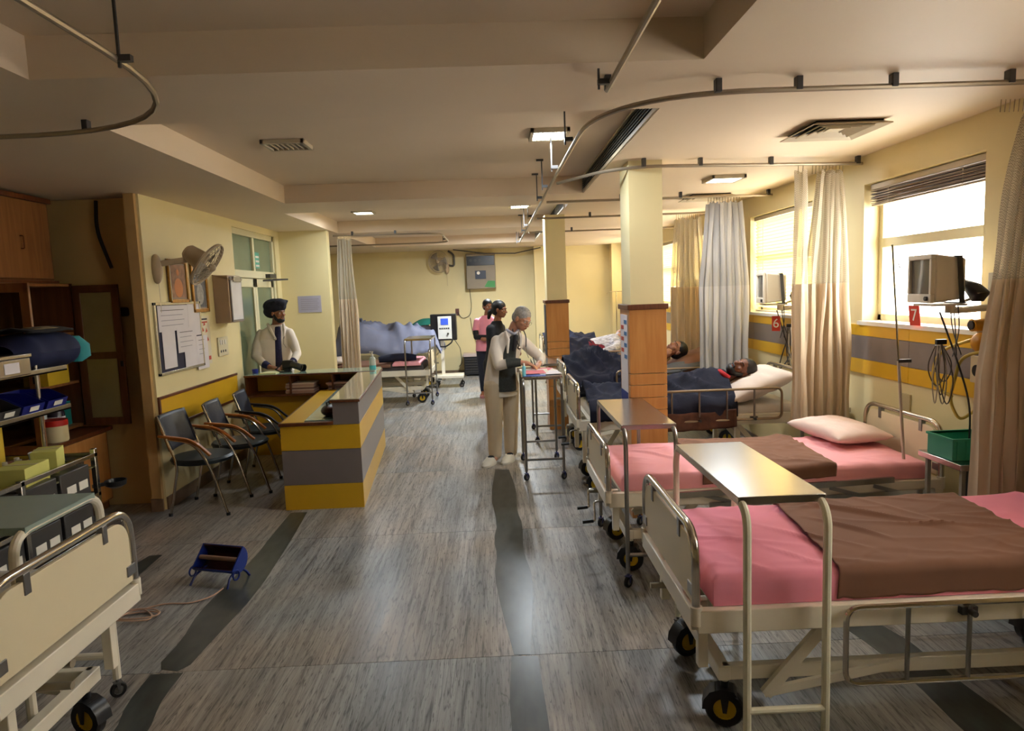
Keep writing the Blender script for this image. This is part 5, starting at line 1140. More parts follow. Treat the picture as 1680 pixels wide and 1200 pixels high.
for k in range(7):
    t = thing('pill_bottle', ['first', 'second', 'third', 'fourth', 'fifth', 'sixth', 'seventh'][k]+' white plastic bottle from the near end of the row on the cart', 'bottle', (-2.92+.045*(k % 2)+random.uniform(-.01, .01), 3.78+.055*k, .812), group='white pill bottles on the cart')
    obj('bottle_body', MB().lathe([(0, 0), (.022, 0), (.022, .06), (.012, .075), (0, .075)], n=12), WHITEP, t); obj('cap', MB().cyl((0, 0, .075), (0, 0, .095), .014, n=10), WHITEP, t)
t = thing('plastic_tub', 'clear plastic tub on the cart below the rack', 'tub', (-2.86, 4.22, .812)); obj('tub_body', MB().lathe([(0, 0), (.05, 0), (.06, .10), (.056, .10), (.047, .005), (0, .005)]), P('bottle plastic', (190, 206, 216), .15), t); obj('tub_rim', MB().ring((0, 0, .10), .059, .003), WHITEP, t)
obj('black_bowl', MB().lathe([(0, .64), (.03, .642), (.06, .66), (.065, .69), (.06, .69), (.055, .665), (.03, .648), (0, .646)], (-2.47, 4.32, 0)).bar((-2.50, 4.28, .68), (-2.56, 4.22, .68), .02), BLACKPL, CA)
one('purple_pen', MB().cyl((-2.30, 2.62, .992), (-2.18, 2.70, .992), .006).box(-2.34, -2.22, 2.66, 2.72, .986, .994), P('purple cap', (50, 30, 110), .4), 'small purple item lying on the grey green table top', 'pen')

# ------------------------------------------------------------------ people
def V(*a): return Vector(a)
def frm(fwd, up):
    fwd = Vector(fwd).normalized(); up = Vector(up); x = fwd.cross(up).normalized(); up = x.cross(fwd)
    return Matrix((x, fwd, up)).transposed()
def head(mb, c, M, s=1.0, fem=False):
    c = Vector(c)
    def E_(p, r): mb.ell(c+M @ (Vector(p)*s), tuple(q*s for q in r), M)
    def C_(pts): mb.cap([tuple(c+M @ (Vector(p[:3])*s))+(p[3]*s,) for p in pts], 10)
    E_((0, -.012, .03), (.075, .095, .086)); E_((0, .018, -.035), (.060, .070, .070)); E_((0, .050, -.082), (.030, .030, .024))
    C_([(0, .084, .004, .009), (0, .104, -.026, .012)]); E_((-.012, .093, -.032), (.009, .011, .008)); E_((.012, .093, -.032), (.009, .011, .008))
    C_([(-.044, .066, .022, .011), (-.012, .080, .022, .011), (.012, .080, .022, .011), (.044, .066, .022, .011)])
    for q in (-1, 1): E_((q*.044, .056, -.018), (.020, .020, .018)); E_((q*.079, -.006, -.004), (.008, .019, .032))
    C_([(-.020, .080, -.055, .007), (0, .086, -.053, .008), (.020, .080, -.055, .007)]); C_([(-.017, .079, -.066, .008), (0, .084, -.067, .009), (.017, .079, -.066, .008)])
def face_extra(par, c, M, s=1.0, glasses=False, brow=HAIRB, closed=False):
    c = Vector(c)
    for q in (-1, 1):
        if not closed:
            e = obj('eye', MB().ell(c+M @ (Vector((q*.031, .0705, .003))*s), (.0115*s,)*3, None, 12, 8), P('eye white', (210, 204, 196), .2), par)
            obj('pupil', MB().ell(c+M @ (Vector((q*.030, .0795, .003))*s), (.0045*s,)*3, None, 10, 6), P('dark iris', (30, 18, 12), .2), e)
        obj('eyebrow', MB().tube([c+M @ (Vector((q*.014, .091, .024))*s), c+M @ (Vector((q*.032, .087, .030))*s), c+M @ (Vector((q*.050, .070, .024))*s)], .0035*s, 6), brow, par)
    obj('lips', MB().tube([c+M @ (Vector((-.019, .0865, -.0605))*s), c+M @ (Vector((0, .0925, -.060))*s), c+M @ (Vector((.019, .0865, -.0605))*s)], [.003*s, .005*s, .003*s], 6), P('lips', (124, 66, 56), .5), par)
    if glasses:
        g = MB()
        for q in (-1, 1): g.ring(c+M @ (Vector((q*.031, .096, .0))*s), .019*s, .0016*s, (M @ Matrix.Rotation(PI/2, 3, 'X')).to_4x4(), 18, 5).tube([c+M @ (Vector((q*.050, .094, .003))*s), c+M @ (Vector((q*.082, .0, .006))*s)], .0014*s, 5)
        g.tube([c+M @ (Vector((-.012, .100, .002))*s), c+M @ (Vector((.012, .100, .002))*s)], .0016*s, 5); obj('glasses', g, P('spectacle metal', (110, 100, 90), .3, .8), par)
def hand(mb, w, d_, nrm, thumb=1, curl=.35, s=1.0):
    M = Matrix((Vector(d_).normalized(), Vector(nrm).normalized().cross(Vector(d_).normalized()), Vector(nrm).normalized())).transposed(); w = Vector(w)
    T = lambda p: w+M @ (Vector(p)*s)
    mb.ell(T((.045, 0, 0)), (.052*s, .038*s, .015*s), M)
    mb.cap([tuple(T((-.02, 0, 0)))+(.025*s,), tuple(T((.03, 0, 0)))+(.022*s,)], 10)
    for k, L in enumerate((.066, .080, .074, .058)):
        y = (.031-.0205*k)*thumb; p = Vector((.082 if k in (1, 2) else .076, y, 0)); a = 0; pts = [tuple(T((.05, y*.8, 0)))+(.009*s,), tuple(T(p))+(.0088*s,)]
        for q, fr in enumerate((.42, .32, .26)):
            a += curl*(1+.35*q); p = p+Vector((math.cos(a), 0, -math.sin(a)))*L*fr; pts.append(tuple(T(p))+((.0082-.0007*q)*s,))
        mb.cap(pts, 8)
    pts = [(.012, .020*thumb, -.004, .013), (.040, .047*thumb, -.014, .0105), (.064, .056*thumb, -.022+(-.01*curl), .0095), (.084, .052*thumb, -.030-.02*curl, .008)]
    mb.cap([tuple(T(p[:3]))+(p[3]*s,) for p in pts], 8)
def limb(mb, *pts): mb.cap([tuple(p) for p in pts], 14); return mb
def steth(par, c, M, x=.0):
    c = Vector(c); pts = [(-.05, .085, -.30), (-.075, .055, -.20), (-.075, .0, -.125), (0, -.065, -.11), (.075, .0, -.125), (.075, .055, -.20), (.055, .095, -.28)]
    k = obj('stethoscope', MB().tube(rp([c+M @ Vector(p) for p in pts], .04, 5), .006, 8), BLACKPL, par)
    obj('chest_piece', MB().ell(c+M @ Vector((.055, .10, -.30)), (.02, .02, .02)), CHROME, k)
    obj('ear_tube', MB().tube([c+M @ Vector((-.05, .085, -.30)), c+M @ Vector((-.035, .12, -.36)), c+M @ Vector((-.06, .125, -.41))], .004, 6), CHROME, k)
VX = .0055
# --- old doctor writing at the table
D = thing('person', 'grey-haired man in a white coat and stethoscope bending over a wheeled table to write', 'person', (.05, 7.12, 0), world=True)
hc = V(.27, 7.06, 1.50); HM = frm((.62, -.62, -.48), (.35, -.2, .9))
b = MB(); head(b, hc, HM)
limb(b, (.20, 7.12, 1.44, .056), (.16, 7.14, 1.34, .06)); b.loft([((.03, 7.15, .85), .14, .11, 0), ((.05, 7.15, 1.0), .14, .10, 0), ((.10, 7.14, 1.22), .15, .10, .42), ((.14, 7.14, 1.34), .12, .08, .42)])
limb(b, (.0, 7.09, 1.26, .04), (.01, 6.94, 1.045, .038), (.20, 6.90, 1.075, .030), (.30, 6.88, 1.055, .024))
hand(b, (.30, 6.88, 1.06), (.9, -.1, -.35), (.25, -.1, .9), 1, .5, .95)
limb(b, (.24, 7.21, 1.26, .034), (.36, 7.24, 1.17, .032), (.455, 7.22, 1.07, .032), (.43, 7.06, 1.03, .026)); hand(b, (.42, 7.05, 1.035), (-.2, -.95, -.12), (0, -.1, 1), -1, .25, .95)
for sx, hy in ((-.04, 7.10), (.12, 7.20)): limb(b, (sx, hy, .86, .085), (sx-.01, hy-.02, .47, .06), (sx-.02, hy, .10, .042), (sx-.03, hy-.06, .05, .035))
body = obj('body', b, SKINF, D, remesh=VX)
face_extra(body, hc, HM, 1, True, HAIRG)
b = MB(); b.ell(hc+HM @ V(0, -.022, .045), (.083, .100, .085), HM).ell(hc+HM @ V(0, -.06, -.0), (.078, .062, .075), HM)
hr = obj('hair', b, HAIRG, D, remesh=.006)
b = MB(); b.loft([((.02, 7.15, .70), .185, .15, .42), ((.02, 7.15, .86), .18, .145, .42), ((.04, 7.15, 1.02), .168, .13, .42), ((.09, 7.14, 1.20), .185, .122, .42), ((.13, 7.14, 1.30), .175, .108, .42), ((.155, 7.13, 1.37), .10, .085, .42)], 26)
limb(b, (.0, 7.09, 1.28, .064), (-.02, 7.04, 1.19, .064), (.01, 6.94, 1.045, .056), (.12, 6.90, 1.065, .048))
limb(b, (.25, 7.21, 1.28, .062), (.36, 7.24, 1.17, .062), (.46, 7.22, 1.07, .052), (.45, 7.12, 1.04, .042))
coat = obj('white_coat', b, COATW, D, remesh=.008)
F_ = V(.41, -.91, 0)
def front(cs, rx, ry, k, yw, par, nm, mt): return obj(nm, MB().loft([((c[0]+F_.x*(c[3]), c[1]+F_.y*(c[3]), c[2]), rx*q, ry, yw) for c, q in zip(cs, k)], 24), mt, par, remesh=.008)
front([(.04, 7.15, .76, .085), (.045, 7.15, .90, .075), (.06, 7.145, 1.05, .06), (.09, 7.14, 1.20, .052), (.13, 7.14, 1.29, .05), (.15, 7.13, 1.34, .035)], .10, .095, (1.15, 1.1, 1, .9, .75, .5), .42, D, 'vest', GREYV)
b = MB().tube([(.19, 7.035, 1.36), (.185, 6.995, 1.30), (.165, 6.985, 1.18)], [.014, .020, .016], 8); obj('tie', b, BLKCL, D)
b = MB().tube([(.10, 7.06, 1.40), (.185, 7.02, 1.35), (.24, 7.10, 1.40)], .016, 8); obj('shirt_collar', b, P('pale shirt', (190, 188, 200), .8), D)
for q in (0, 1):
    pp = [(.09, 7.04, 1.385), (.115, 7.0, 1.30), (.105, 6.99, 1.16)] if q == 0 else [(.235, 7.09, 1.385), (.255, 7.06, 1.30), (.235, 7.045, 1.18)]
    obj('lapel', MB().tube(pp, [.016, .022, .010], 6), COATW, D)
cf = obj('sleeve_cuff', MB().tube([(.09, 6.905, 1.06), (.155, 6.90, 1.07), (.235, 6.892, 1.07)], [.056, .052, .04], 14), GREYV, D)
steth(D, hc+V(-.04, .02, .02), frm((.6, -.75, -.1), (.1, -.1, 1)))
b = MB(); b.loft([((.03, 7.15, .94), .17, .13, 0), ((.03, 7.15, .80), .18, .14, 0), ((.03, 7.15, .74), .175, .135, 0)], 24)
for sx, hy in ((-.055, 7.08), (.115, 7.20)): limb(b, (sx, hy, .80, .105), (sx, hy-.01, .48, .085), (sx-.01, hy, .12, .072), (sx-.01, hy, .09, .07))
obj('trousers', b, TROUS, D, remesh=.009)
for sx, hy in ((-.10, 7.02), (.10, 7.12)):
    s_ = obj('sandal', MB().loft([((sx-.03, hy-.06, 0), .055, .135, -.45), ((sx-.03, hy-.06, .02), .058, .138, -.45), ((sx-.03, hy-.05, .05), .048, .12, -.45), ((sx-.02, hy-.02, .075), .035, .06, -.45)], 20), P('white clog', (216, 210, 196), .5), D)
    obj('dark_opening', MB().ell((sx-.065, hy-.115, .043), (.032, .028, .016)).ell((sx-.01, hy-.01, .072), (.036, .03, .018)), BLKCL, s_)
pen = obj('pen', MB().cyl((.385, 6.86, 1.0), (.36, 6.90, 1.12), .0045), BLACKPL, D)

# --- turbaned man behind the counter
Tn = thing('person', 'bearded man in a black turban and white coat standing behind the reception counter', 'person', (-2.72, 8.45, 0), world=True)
hc = V(-2.66, 8.42, 1.63); HM = frm((.86, -.50, -.02), (0, 0, 1))
b = MB(); head(b, hc, HM); limb(b, (-2.68, 8.45, 1.56, .056), (-2.70, 8.47, 1.44, .06))
b.loft([((-2.72, 8.47, .85), .14, .11, .5), ((-2.72, 8.47, 1.15), .14, .10, .5), ((-2.72, 8.47, 1.38), .13, .07, .5)])
limb(b, (-2.87, 8.43, 1.37, .04), (-2.93, 8.33, 1.12, .036), (-2.72, 8.16, 1.0, .03)); hand(b, (-2.68, 8.14, .995), (.85, -.35, -.1), (.1, 0, 1), 1, .35, 1)
limb(b, (-2.57, 8.48, 1.37, .038), (-2.45, 8.39, 1.13, .036), (-2.48, 8.20, 1.02, .03)); hand(b, (-2.50, 8.18, 1.015), (-.3, -.8, .0), (.2, 0, 1), -1, .6, 1)
for q in (-.10, .10): limb(b, (-2.72+q, 8.48, .86, .08), (-2.72+q, 8.46, .46, .06), (-2.72+q, 8.48, .09, .042), (-2.72+q, 8.38, .045, .035))
body = obj('body', b, SKIN, Tn, remesh=VX); face_extra(body, hc, HM)
b = MB(); b.ell(hc+HM @ V(0, -.045, .085), (.128, .150, .095), HM).ell(hc+HM @ V(0, -.085, .02), (.118, .10, .085), HM).ell(hc+HM @ V(0, .035, .120), (.085, .085, .062), HM)
for k in range(7): b.tube([hc+HM @ V(-.118+.004*k, -.09, -.01+.022*k), hc+HM @ V(-.098, .0+.012*k, .045+.017*k), hc+HM @ V(-.05, .075, .070+.014*k), hc+HM @ V(0, .100-.002*k, .082+.013*k), hc+HM @ V(.05, .075, .070+.014*k), hc+HM @ V(.098, .0+.012*k, .045+.017*k), hc+HM @ V(.118-.004*k, -.09, -.01+.022*k)], .013, 8)
obj('turban', b, TURB, Tn, remesh=.006)
b = MB(); b.ell(hc+HM @ V(0, .045, -.085), (.052, .048, .036), HM).cap([tuple(hc+HM @ V(-.064, .0, -.02))+(.016,), tuple(hc+HM @ V(-.056, .03, -.07))+(.02,)]).cap([tuple(hc+HM @ V(.064, .0, -.02))+(.016,), tuple(hc+HM @ V(.056, .03, -.07))+(.02,)])
b.cap([tuple(hc+HM @ V(-.022, .086, -.047))+(.0065,), tuple(hc+HM @ V(.022, .086, -.047))+(.0065,)])
obj('beard', b, HAIRB, Tn, remesh=.005)
b = MB(); b.loft([((-2.73, 8.49, .62), .22, .16, .5), ((-2.73, 8.49, .85), .20, .15, .5), ((-2.73, 8.48, 1.10), .19, .135, .5), ((-2.72, 8.47, 1.32), .215, .125, .5), ((-2.71, 8.47, 1.42), .18, .10, .5), ((-2.70, 8.46, 1.49), .08, .075, .5)], 26)
limb(b, (-2.88, 8.43, 1.38, .064), (-2.92, 8.38, 1.25, .062), (-2.93, 8.32, 1.12, .054), (-2.80, 8.21, 1.035, .044))
limb(b, (-2.56, 8.49, 1.38, .062), (-2.50, 8.45, 1.25, .060), (-2.45, 8.39, 1.13, .052), (-2.46, 8.28, 1.06, .044))
obj('white_coat', b, COATW, Tn, remesh=.008)
F_ = V(.48, -.88, 0); front([(-2.73, 8.49, .80, .085), (-2.73, 8.48, .95, .078), (-2.73, 8.48, 1.10, .066), (-2.72, 8.47, 1.30, .055), (-2.71, 8.47, 1.40, .045), (-2.70, 8.46, 1.47, .028)], .062, .09, (1.1, 1, .95, .9, .8, .6), .5, Tn, 'shirt_front', NAVYSH)
obj('shirt_cuff', MB().tube([(-2.79, 8.205, 1.03), (-2.73, 8.165, 1.005)], [.048, .038], 12), NAVYSH, Tn); obj('shirt_cuff', MB().tube([(-2.46, 8.27, 1.055), (-2.48, 8.22, 1.03)], [.047, .038], 12), NAVYSH, Tn)
obj('collar_flap', MB().tube([(-2.79, 8.42, 1.50), (-2.74, 8.345, 1.43), (-2.68, 8.325, 1.33)], [.018, .024, .012], 8).tube([(-2.60, 8.42, 1.50), (-2.58, 8.37, 1.43), (-2.58, 8.345, 1.35)], [.016, .02, .01], 8), COATW, Tn)
steth(Tn, hc+V(-.03, .03, -.01), frm((.5, -.85, 0), (0, 0, 1)))
b = MB()
for q in (-.10, .10): limb(b, (-2.72+q, 8.49, .84, .10), (-2.72+q, 8.47, .46, .08), (-2.72+q, 8.49, .12, .065))
obj('trousers', b, P('dark trousers', (40, 40, 50), .85), Tn, remesh=.01)
for q in (-.10, .10): obj('shoe', MB().loft([((-2.72+q, 8.42, 0), .05, .13, 0), ((-2.72+q, 8.42, .04), .05, .13, 0), ((-2.72+q, 8.45, .09), .04, .07, 0)], 18), BLACKPL, Tn)
cm = thing('camera', 'black camera held on the counter by the man in the turban', 'camera', (-2.46, 8.10, .953), world=True)
obj('camera_body', B(-2.54, -2.40, 8.05, 8.12, .985, 1.08), BLACKPL, cm, bevel=.012); obj('lens', MB().cyl((-2.42, 8.06, 1.03), (-2.31, 8.0, 1.00), .042, .038, 20), BLACKPL, cm); obj('lens_hood', MB().lathe([(.040, 0), (.05, .05), (.046, .05), (.036, .005)], (-2.31, 8.0, 1.0), 20, Vector((.86, -.46, -.23)).to_track_quat('Z', 'Y').to_matrix().to_4x4()), BLACKPL, cm); obj('camera_strap', MB().tube([(-2.54, 8.07, 1.05), (-2.60, 8.0, .98), (-2.52, 7.93, .96), (-2.42, 7.95, .96)], .008, 6), BLKCL, cm)
obj('battery_grip', B(-2.54, -2.44, 8.055, 8.115, .9535, .985), BLACKPL, cm, bevel=.006)

# --- woman in black
A = thing('person', 'dark-haired woman in a black top standing in profile behind the doctor', 'person', (.0, 9.0, 0), world=True)
hc = V(.055, 8.98, 1.555); HM = frm((.92, -.38, -.12), (0, 0, 1))
b = MB(); head(b, hc, HM, .95); limb(b, (.03, 9.0, 1.47, .048), (-.0, 9.02, 1.36, .05)); b.loft([((-.02, 9.02, .85), .12, .10, 1.12), ((-.02, 9.02, 1.12), .12, .09, 1.12), ((-.01, 9.02, 1.33), .13, .07, 1.12)])
limb(b, (-.07, 8.90, 1.30, .045), (-.07, 8.86, 1.06, .038), (.12, 8.80, .98, .028)); hand(b, (.12, 8.80, .98), (.95, .1, -.1), (0, -1, .1), 1, .5, .9)
limb(b, (.05, 9.15, 1.30, .045), (.06, 9.16, 1.06, .038), (.22, 9.02, 1.0, .028)); hand(b, (.22, 9.02, 1.0), (.8, -.5, -.1), (0, -.5, .9), -1, .5, .9)
for q in (-.08, .08): limb(b, (-.02+q, 9.03, .84, .085), (-.02+q, 9.02, .46, .058), (-.02+q, 9.03, .09, .038), (.04+q, 8.98, .045, .03))
body = obj('body', b, SKIN, A, remesh=VX); face_extra(body, hc, HM, .95)
b = MB(); b.ell(hc+HM @ V(0, -.022, .042), (.083, .098, .084), HM).ell(hc+HM @ V(0, -.055, -.005), (.076, .062, .078), HM).cap([tuple(hc+HM @ V(0, -.10, -.02))+(.036,), tuple(hc+HM @ V(0, -.14, -.05))+(.034,), tuple(hc+HM @ V(0, -.15, -.12))+(.022,)])
obj('hair', b, HAIRB, A, remesh=.006)
b = MB(); b.loft([((-.02, 9.02, .78), .17, .15, 1.12), ((-.02, 9.02, .92), .165, .14, 1.12), ((-.02, 9.02, 1.08), .14, .115, 1.12), ((-.01, 9.02, 1.25), .165, .115, 1.12), ((.0, 9.02, 1.35), .14, .08, 1.12), ((.01, 9.01, 1.41), .07, .06, 1.12)], 24)
limb(b, (-.075, 8.90, 1.31, .062), (-.08, 8.87, 1.18, .058), (-.06, 8.85, 1.06, .05), (.07, 8.81, 1.0, .042)); limb(b, (.06, 9.14, 1.31, .06), (.07, 9.16, 1.08, .05), (.18, 9.05, 1.02, .042))
obj('black_top', b, BLKCL, A, remesh=.008)
b = MB()
for q in (-.08, .08): limb(b, (-.02+q, 9.03, .84, .10), (-.02+q, 9.02, .46, .07), (-.02+q, 9.03, .13, .05))
obj('trousers', b, BLKCL, A, remesh=.01)
obj('teal_hem', MB().loft([((-.10, 8.95, .62), .05, .05, 0), ((-.10, 8.95, .72), .055, .055, 0), ((-.08, 8.95, .82), .05, .05, 0)], 16), TEAL, A)
for q in (-.08, .08): obj('shoe', MB().loft([((.02+q, 8.98, 0), .045, .11, -1.0), ((.02+q, 8.98, .04), .045, .11, -1.0), ((-.01+q, 9.0, .08), .035, .05, -1.0)], 18), WHITEP if q > 0 else BLACKPL, A)

# --- woman in pink
A = thing('person', 'short-haired woman in a pink tunic over dark sleeves and trousers near the far wall', 'person', (-.20, 11.6, 0), world=True)
hc = V(-.13, 11.55, 1.545); HM = frm((.35, -.93, -.12), (0, 0, 1))
b = MB(); head(b, hc, HM, .95); limb(b, (-.14, 11.58, 1.46, .048), (-.16, 11.6, 1.36, .05)); b.loft([((-.18, 11.6, .85), .12, .10, 0), ((-.18, 11.6, 1.12), .12, .09, 0), ((-.17, 11.6, 1.32), .13, .07, .1)])
limb(b, (-.33, 11.58, 1.28, .045), (-.34, 11.5, 1.04, .038), (-.12, 11.42, 1.04, .028)); hand(b, (-.12, 11.42, 1.04), (.95, -.05, .1), (0, -1, 0), 1, .5, .9)
limb(b, (-.01, 11.6, 1.28, .045), (.0, 11.52, 1.04, .038), (-.16, 11.40, 1.00, .028)); hand(b, (-.16, 11.40, 1.0), (-.95, -.05, .1), (0, -1, 0), -1, .5, .9)
for q in (-.085, .085): limb(b, (-.18+q, 11.6, .84, .085), (-.18+q, 11.58, .46, .058), (-.18+q, 11.6, .09, .038), (-.20+q, 11.5, .045, .03))
body = obj('body', b, SKIN, A, remesh=VX); face_extra(body, hc, HM, .95)
b = MB(); b.ell(hc+HM @ V(0, -.024, .044), (.084, .097, .086), HM).ell(hc+HM @ V(0, -.055, .0), (.078, .062, .078), HM); obj('hair', b, HAIRB, A, remesh=.006)
b = MB(); b.loft([((-.18, 11.6, .80), .19, .15, 0), ((-.18, 11.6, .95), .175, .14, 0), ((-.18, 11.6, 1.10), .155, .12, 0), ((-.17, 11.6, 1.25), .175, .115, 0), ((-.17, 11.6, 1.34), .15, .08, 0), ((-.15, 11.59, 1.40), .07, .06, 0)], 24)
limb(b, (-.32, 11.58, 1.30, .06), (-.35, 11.54, 1.17, .056)); limb(b, (-.02, 11.6, 1.30, .06), (.0, 11.56, 1.17, .056)); obj('pink_tunic', b, PINKCL, A, remesh=.008)
b = MB(); limb(b, (-.35, 11.54, 1.16, .05), (-.345, 11.49, 1.04, .046), (-.17, 11.43, 1.04, .038)); limb(b, (.0, 11.56, 1.16, .05), (.0, 11.51, 1.04, .046), (-.11, 11.42, 1.01, .038)); obj('dark_sleeve', b, BLKCL, A, remesh=.007)
b = MB()
for q in (-.085, .085): limb(b, (-.18+q, 11.6, .84, .10), (-.18+q, 11.58, .46, .072), (-.18+q, 11.6, .12, .05))
obj('trousers', b, P('navy trousers', (26, 28, 44), .85), A, remesh=.01)
for q in (-.085, .085): obj('shoe', MB().loft([((-.20+q, 11.54, 0), .045, .11, 0), ((-.20+q, 11.54, .04), .045, .11, 0), ((-.19+q, 11.58, .07), .035, .05, 0)], 18), P('pinkish shoe', (190, 130, 130), .6), A)

# --- patients lying down
def blanket(x0, x1, y0, y1, zm, prof, label, mat=NAVY, near=.0, far=.0, seed=0, name='blanket', th=.008, skewf=None):
    m = MB(); W_ = y1-y0; tot = W_+near+far
    def g(u, v):
        x = x0+(x1-x0)*u; s = v*tot-near; h, wd, yc = prof(x)
        nr = near*(1 if skewf is None else skewf(x))
        if s < 0: y = y0-.025-.02*abs(math.sin(x*9+seed)); z = zm-.0+s*(nr/near if near else 1)
        elif s > W_: y = y1+.02; z = zm-(s-W_)
        else:
            y = y0+s; q = (y-yc)/wd; z = zm+.012+h*math.exp(-q*q*1.6)
        k = .020 if 0 <= s <= W_ else .006
        z += k*fbm(x*5+seed, y*6)+k*1.1*(1-2*abs(fbm(x*4-y*7, y*3+x*5, seed+2)))+k*2.4*crease(x, y, seed+5)
        return (x, y, z)
    m.grid(90, 50, g); return one(name, m, mat, label, 'blanket', None, solid=th, ang=80)
def lying(label, hc, fwd, up, prof_pts, sk, s=1.0, extra=None, eyes=True):
    t = thing('person', label, 'person', (hc[0]-.6, hc[1], .75), world=True); HM = frm(fwd, up); hc = Vector(hc); b = MB(); head(b, hc, HM, s)
    nk = hc-HM @ V(0, .01, .10); limb(b, tuple(nk)+(.052,), tuple(prof_pts[0][:3])+(.06,)); limb(b, *prof_pts)
    if extra: extra(b)
    bd = obj('body', b, sk, t, remesh=.0065); face_extra(bd, hc, HM, s, closed=not eyes); return t, HM, bd
# bearded patient on bed C
yc = 6.05
t, HM, bd = lying('bearded dark-haired patient lying under a navy blanket with his head on a white pillow', (2.17, 6.0, 1.03), (-.45, -.55, .70), (.80, -.25, .45),
    [(1.98, 6.04, .90, .075), (1.85, 6.06, .85, .10), (1.55, 6.06, .835, .095), (1.30, 6.06, .82, .09)], SKIND,
    extra=lambda b: (limb(b, (1.90, 5.92, .85, .05), (1.60, 5.88, .81, .038), (1.35, 5.92, .80, .028)), limb(b, (1.90, 6.20, .85, .05), (1.60, 6.22, .81, .038), (1.35, 6.20, .80, .028)),
                     limb(b, (1.30, 5.98, .81, .075), (1.02, 5.97, .80, .05), (.86, 5.97, .79, .035)), limb(b, (1.30, 6.12, .81, .075), (1.02, 6.12, .80, .05), (.86, 6.12, .79, .035))), eyes=False)
hc = V(2.17, 6.0, 1.03)
obj('hair', MB().ell(hc+HM @ V(0, -.026, .050), (.084, .10, .084), HM).ell(hc+HM @ V(0, -.06, .0), (.08, .06, .08), HM), HAIRB, t, remesh=.007)
obj('beard', MB().ell(hc+HM @ V(0, .045, -.085), (.058, .052, .042), HM).cap([tuple(hc+HM @ V(-.066, .0, -.02))+(.018,), tuple(hc+HM @ V(-.056, .035, -.07))+(.022,)]).cap([tuple(hc+HM @ V(.066, .0, -.02))+(.018,), tuple(hc+HM @ V(.056, .035, -.07))+(.022,)]).cap([tuple(hc+HM @ V(-.024, .088, -.047))+(.008,), tuple(hc+HM @ V(.024, .088, -.047))+(.008,)]), HAIRB, t, remesh=.006)
obj('red_collar', MB().tube(rp([(2.03, 5.92, .96), (1.98, 5.93, 1.0), (1.97, 6.0, 1.015), (1.99, 6.10, .99)], .03), .024, 10), REDCL, t)
blanket(.76, 2.02, 5.70, 6.56, .77, lambda x: (.10+.125*min(1, max(0, (x-.9)/.9)), .30, 6.04), 'navy blanket drawn up to the chin of the bearded patient', near=.11, far=.06, seed=1, skewf=lambda x: 1.0)
one('under_blanket', MB().grid(30, 8, lambda u, v: (1.15+.85*u, 5.655-.008*math.sin(u*20)-.015*v, .74-.15*v-.03*math.sin(u*3)+.012*fbm(u*6, v*3))), BRBLK, 'dark brown striped cloth hanging over the mattress edge below the navy blanket', 'blanket', solid=.008, ang=80)
# dark-haired patient on bed D
t, HM, bd = lying('dark-haired patient lying on a brown pillow seen just right of the near pillar', (2.02, 7.66, 1.07), (-.35, -.45, .8), (.85, -.1, .4),
    [(1.84, 7.70, .97, .085), (1.70, 7.72, .92, .12), (1.4, 7.72, .89, .115), (1.2, 7.72, .87, .11)], SKIN,
    extra=lambda b: (limb(b, (1.78, 7.54, .92, .05), (1.55, 7.42, .88, .04), (1.80, 7.46, 1.02, .028)), hand(b, (1.82, 7.47, 1.03), (.8, .1, .4), (-.3, -.9, .2), 1, .5, .95), limb(b, (1.78, 7.88, .92, .05), (1.5, 7.88, .85, .04), (1.3, 7.86, .84, .028)),
                     limb(b, (1.2, 7.64, .84, .075), (1.0, 7.64, .83, .05), (.88, 7.64, .82, .035)), limb(b, (1.2, 7.80, .84, .075), (1.0, 7.80, .83, .05), (.86, 7.80, .82, .035))), eyes=False)
hc = V(2.02, 7.66, 1.07); obj('hair', MB().ell(hc+HM @ V(0, -.026, .05), (.086, .10, .086), HM).ell(hc+HM @ V(0, -.06, .0), (.08, .06, .08), HM), HAIRB, t, remesh=.007)
obj('maroon_shirt', MB().loft([((1.88, 7.70, .80), .06, .16, 0), ((1.80, 7.70, .98), .10, .20, 0), ((1.74, 7.70, 1.02), .08, .14, 0)], 18).cap([(1.80, 7.70, .92, .13), (1.5, 7.72, .89, .13)]), MAROON, t, remesh=.009)
blanket(.74, 1.62, 7.30, 8.16, .79, lambda x: (.19+.06*math.sin((x-.7)*4.5)**2, .32, 7.72), 'navy blanket crumpled over the legs on the bed past the near pillar', near=.10, far=.05, seed=4)
one('grey_blanket', MB().grid(40, 16, lambda u, v: (1.05+1.2*u, 7.34+.25*v, .80+.07*math.sin(PI*v)+.10*u*u+.02*fbm(u*6, v*4))), P('grey blanket', (84, 84, 84), .9, var=.2), 'grey blanket rolled along the near edge past the near pillar', 'blanket', solid=.01, ang=80)
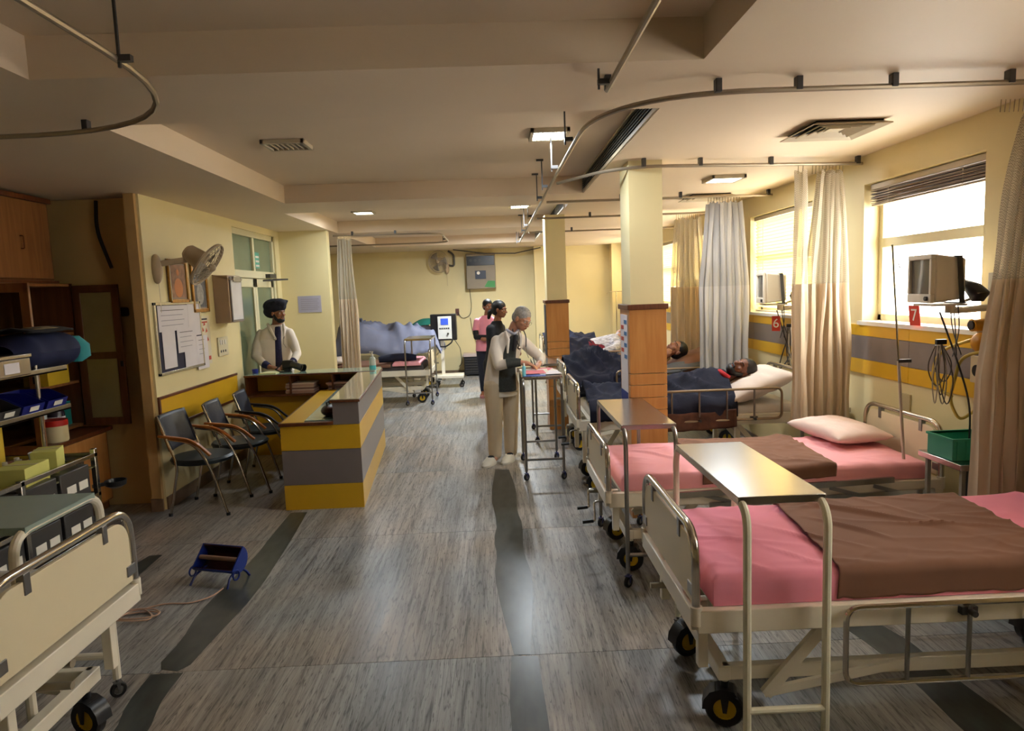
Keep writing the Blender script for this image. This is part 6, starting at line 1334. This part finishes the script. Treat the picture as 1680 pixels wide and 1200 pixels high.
# bandaged patient on bed E
def arms(b):
    limb(b, (1.72, 9.60, .98, .05), (1.62, 9.46, .93, .042), (1.38, 9.42, .89, .030)); hand(b, (1.38, 9.42, .89), (-.95, .05, -.1), (0, 0, 1), -1, .3, .95)
    limb(b, (1.72, 9.92, .98, .05), (1.80, 10.0, 1.12, .042), (1.95, 9.86, 1.22, .030)); hand(b, (1.95, 9.86, 1.22), (.6, -.6, .1), (0, .2, 1), 1, .5, .9)
    limb(b, (1.25, 9.68, .90, .08), (.98, 9.68, .88, .055), (.88, 9.68, .87, .035)); limb(b, (1.25, 9.83, .90, .08), (.98, 9.83, .88, .055), (.86, 9.83, .87, .035))
t, HM, bd = lying('patient with a white bandaged head and a checked shirt on a farther bed', (1.93, 9.74, 1.16), (-.35, -.3, .88), (.88, -.1, .35),
    [(1.78, 9.76, 1.05, .085), (1.66, 9.76, .98, .125), (1.4, 9.76, .93, .12), (1.2, 9.76, .91, .11)], SKINF, extra=arms, eyes=False)
hc = V(1.93, 9.74, 1.16)
obj('head_bandage', MB().ell(hc+HM @ V(0, -.02, .04), (.088, .106, .085), HM).ring(hc+HM @ V(0, 0, .03), .088, .012, HM.to_4x4()).ring(hc+HM @ V(0, -.01, .055), .078, .012, HM.to_4x4()), P('bandage white', (236, 228, 216), .85, var=.1, scale=30), t, remesh=.007)
CHK = P('checked shirt cloth', (196, 196, 206), .85, var=.5, scale=16, stretch=(1, 3, 3))
obj('checked_shirt', MB().loft([((1.72, 9.76, .86), .14, .22, 0), ((1.70, 9.76, 1.02), .14, .21, 0), ((1.66, 9.76, 1.09), .08, .12, 0)], 20).cap([(1.68, 9.76, .98, .15), (1.36, 9.76, .92, .15)]).cap([(1.74, 9.60, .99, .065), (1.63, 9.46, .94, .058), (1.50, 9.44, .91, .05)]).cap([(1.74, 9.92, .99, .065), (1.81, 10.0, 1.11, .055)]), CHK, t, remesh=.009)
obj('wrist_bandage', MB().tube([(1.53, 9.44, .905), (1.45, 9.43, .90)], .042, 12), WHITEP, t)
blanket(.78, 1.42, 9.32, 10.18, .83, lambda x: (.20+.04*math.sin((x-.7)*6), .32, 9.76), 'navy blanket over the legs of the bandaged patient', near=.12, far=.05, seed=6)
one('maroon_blanket', MB().grid(24, 20, lambda u, v: (1.30+.22*u, 9.50+.5*v, .90+.16*math.sin(PI*v)*(1-.3*u)+.02*fbm(u*5, v*6))), MAROON, 'maroon cloth folded across the waist of the bandaged patient', 'blanket', solid=.012, ang=80)
blanket(.82, 1.75, 11.76, 12.64, .83, lambda x: (.16+.04*math.sin(x*7), .30, 12.2), 'navy blanket heaped on the farthest bed by the windows', near=.10, far=.05, seed=8)
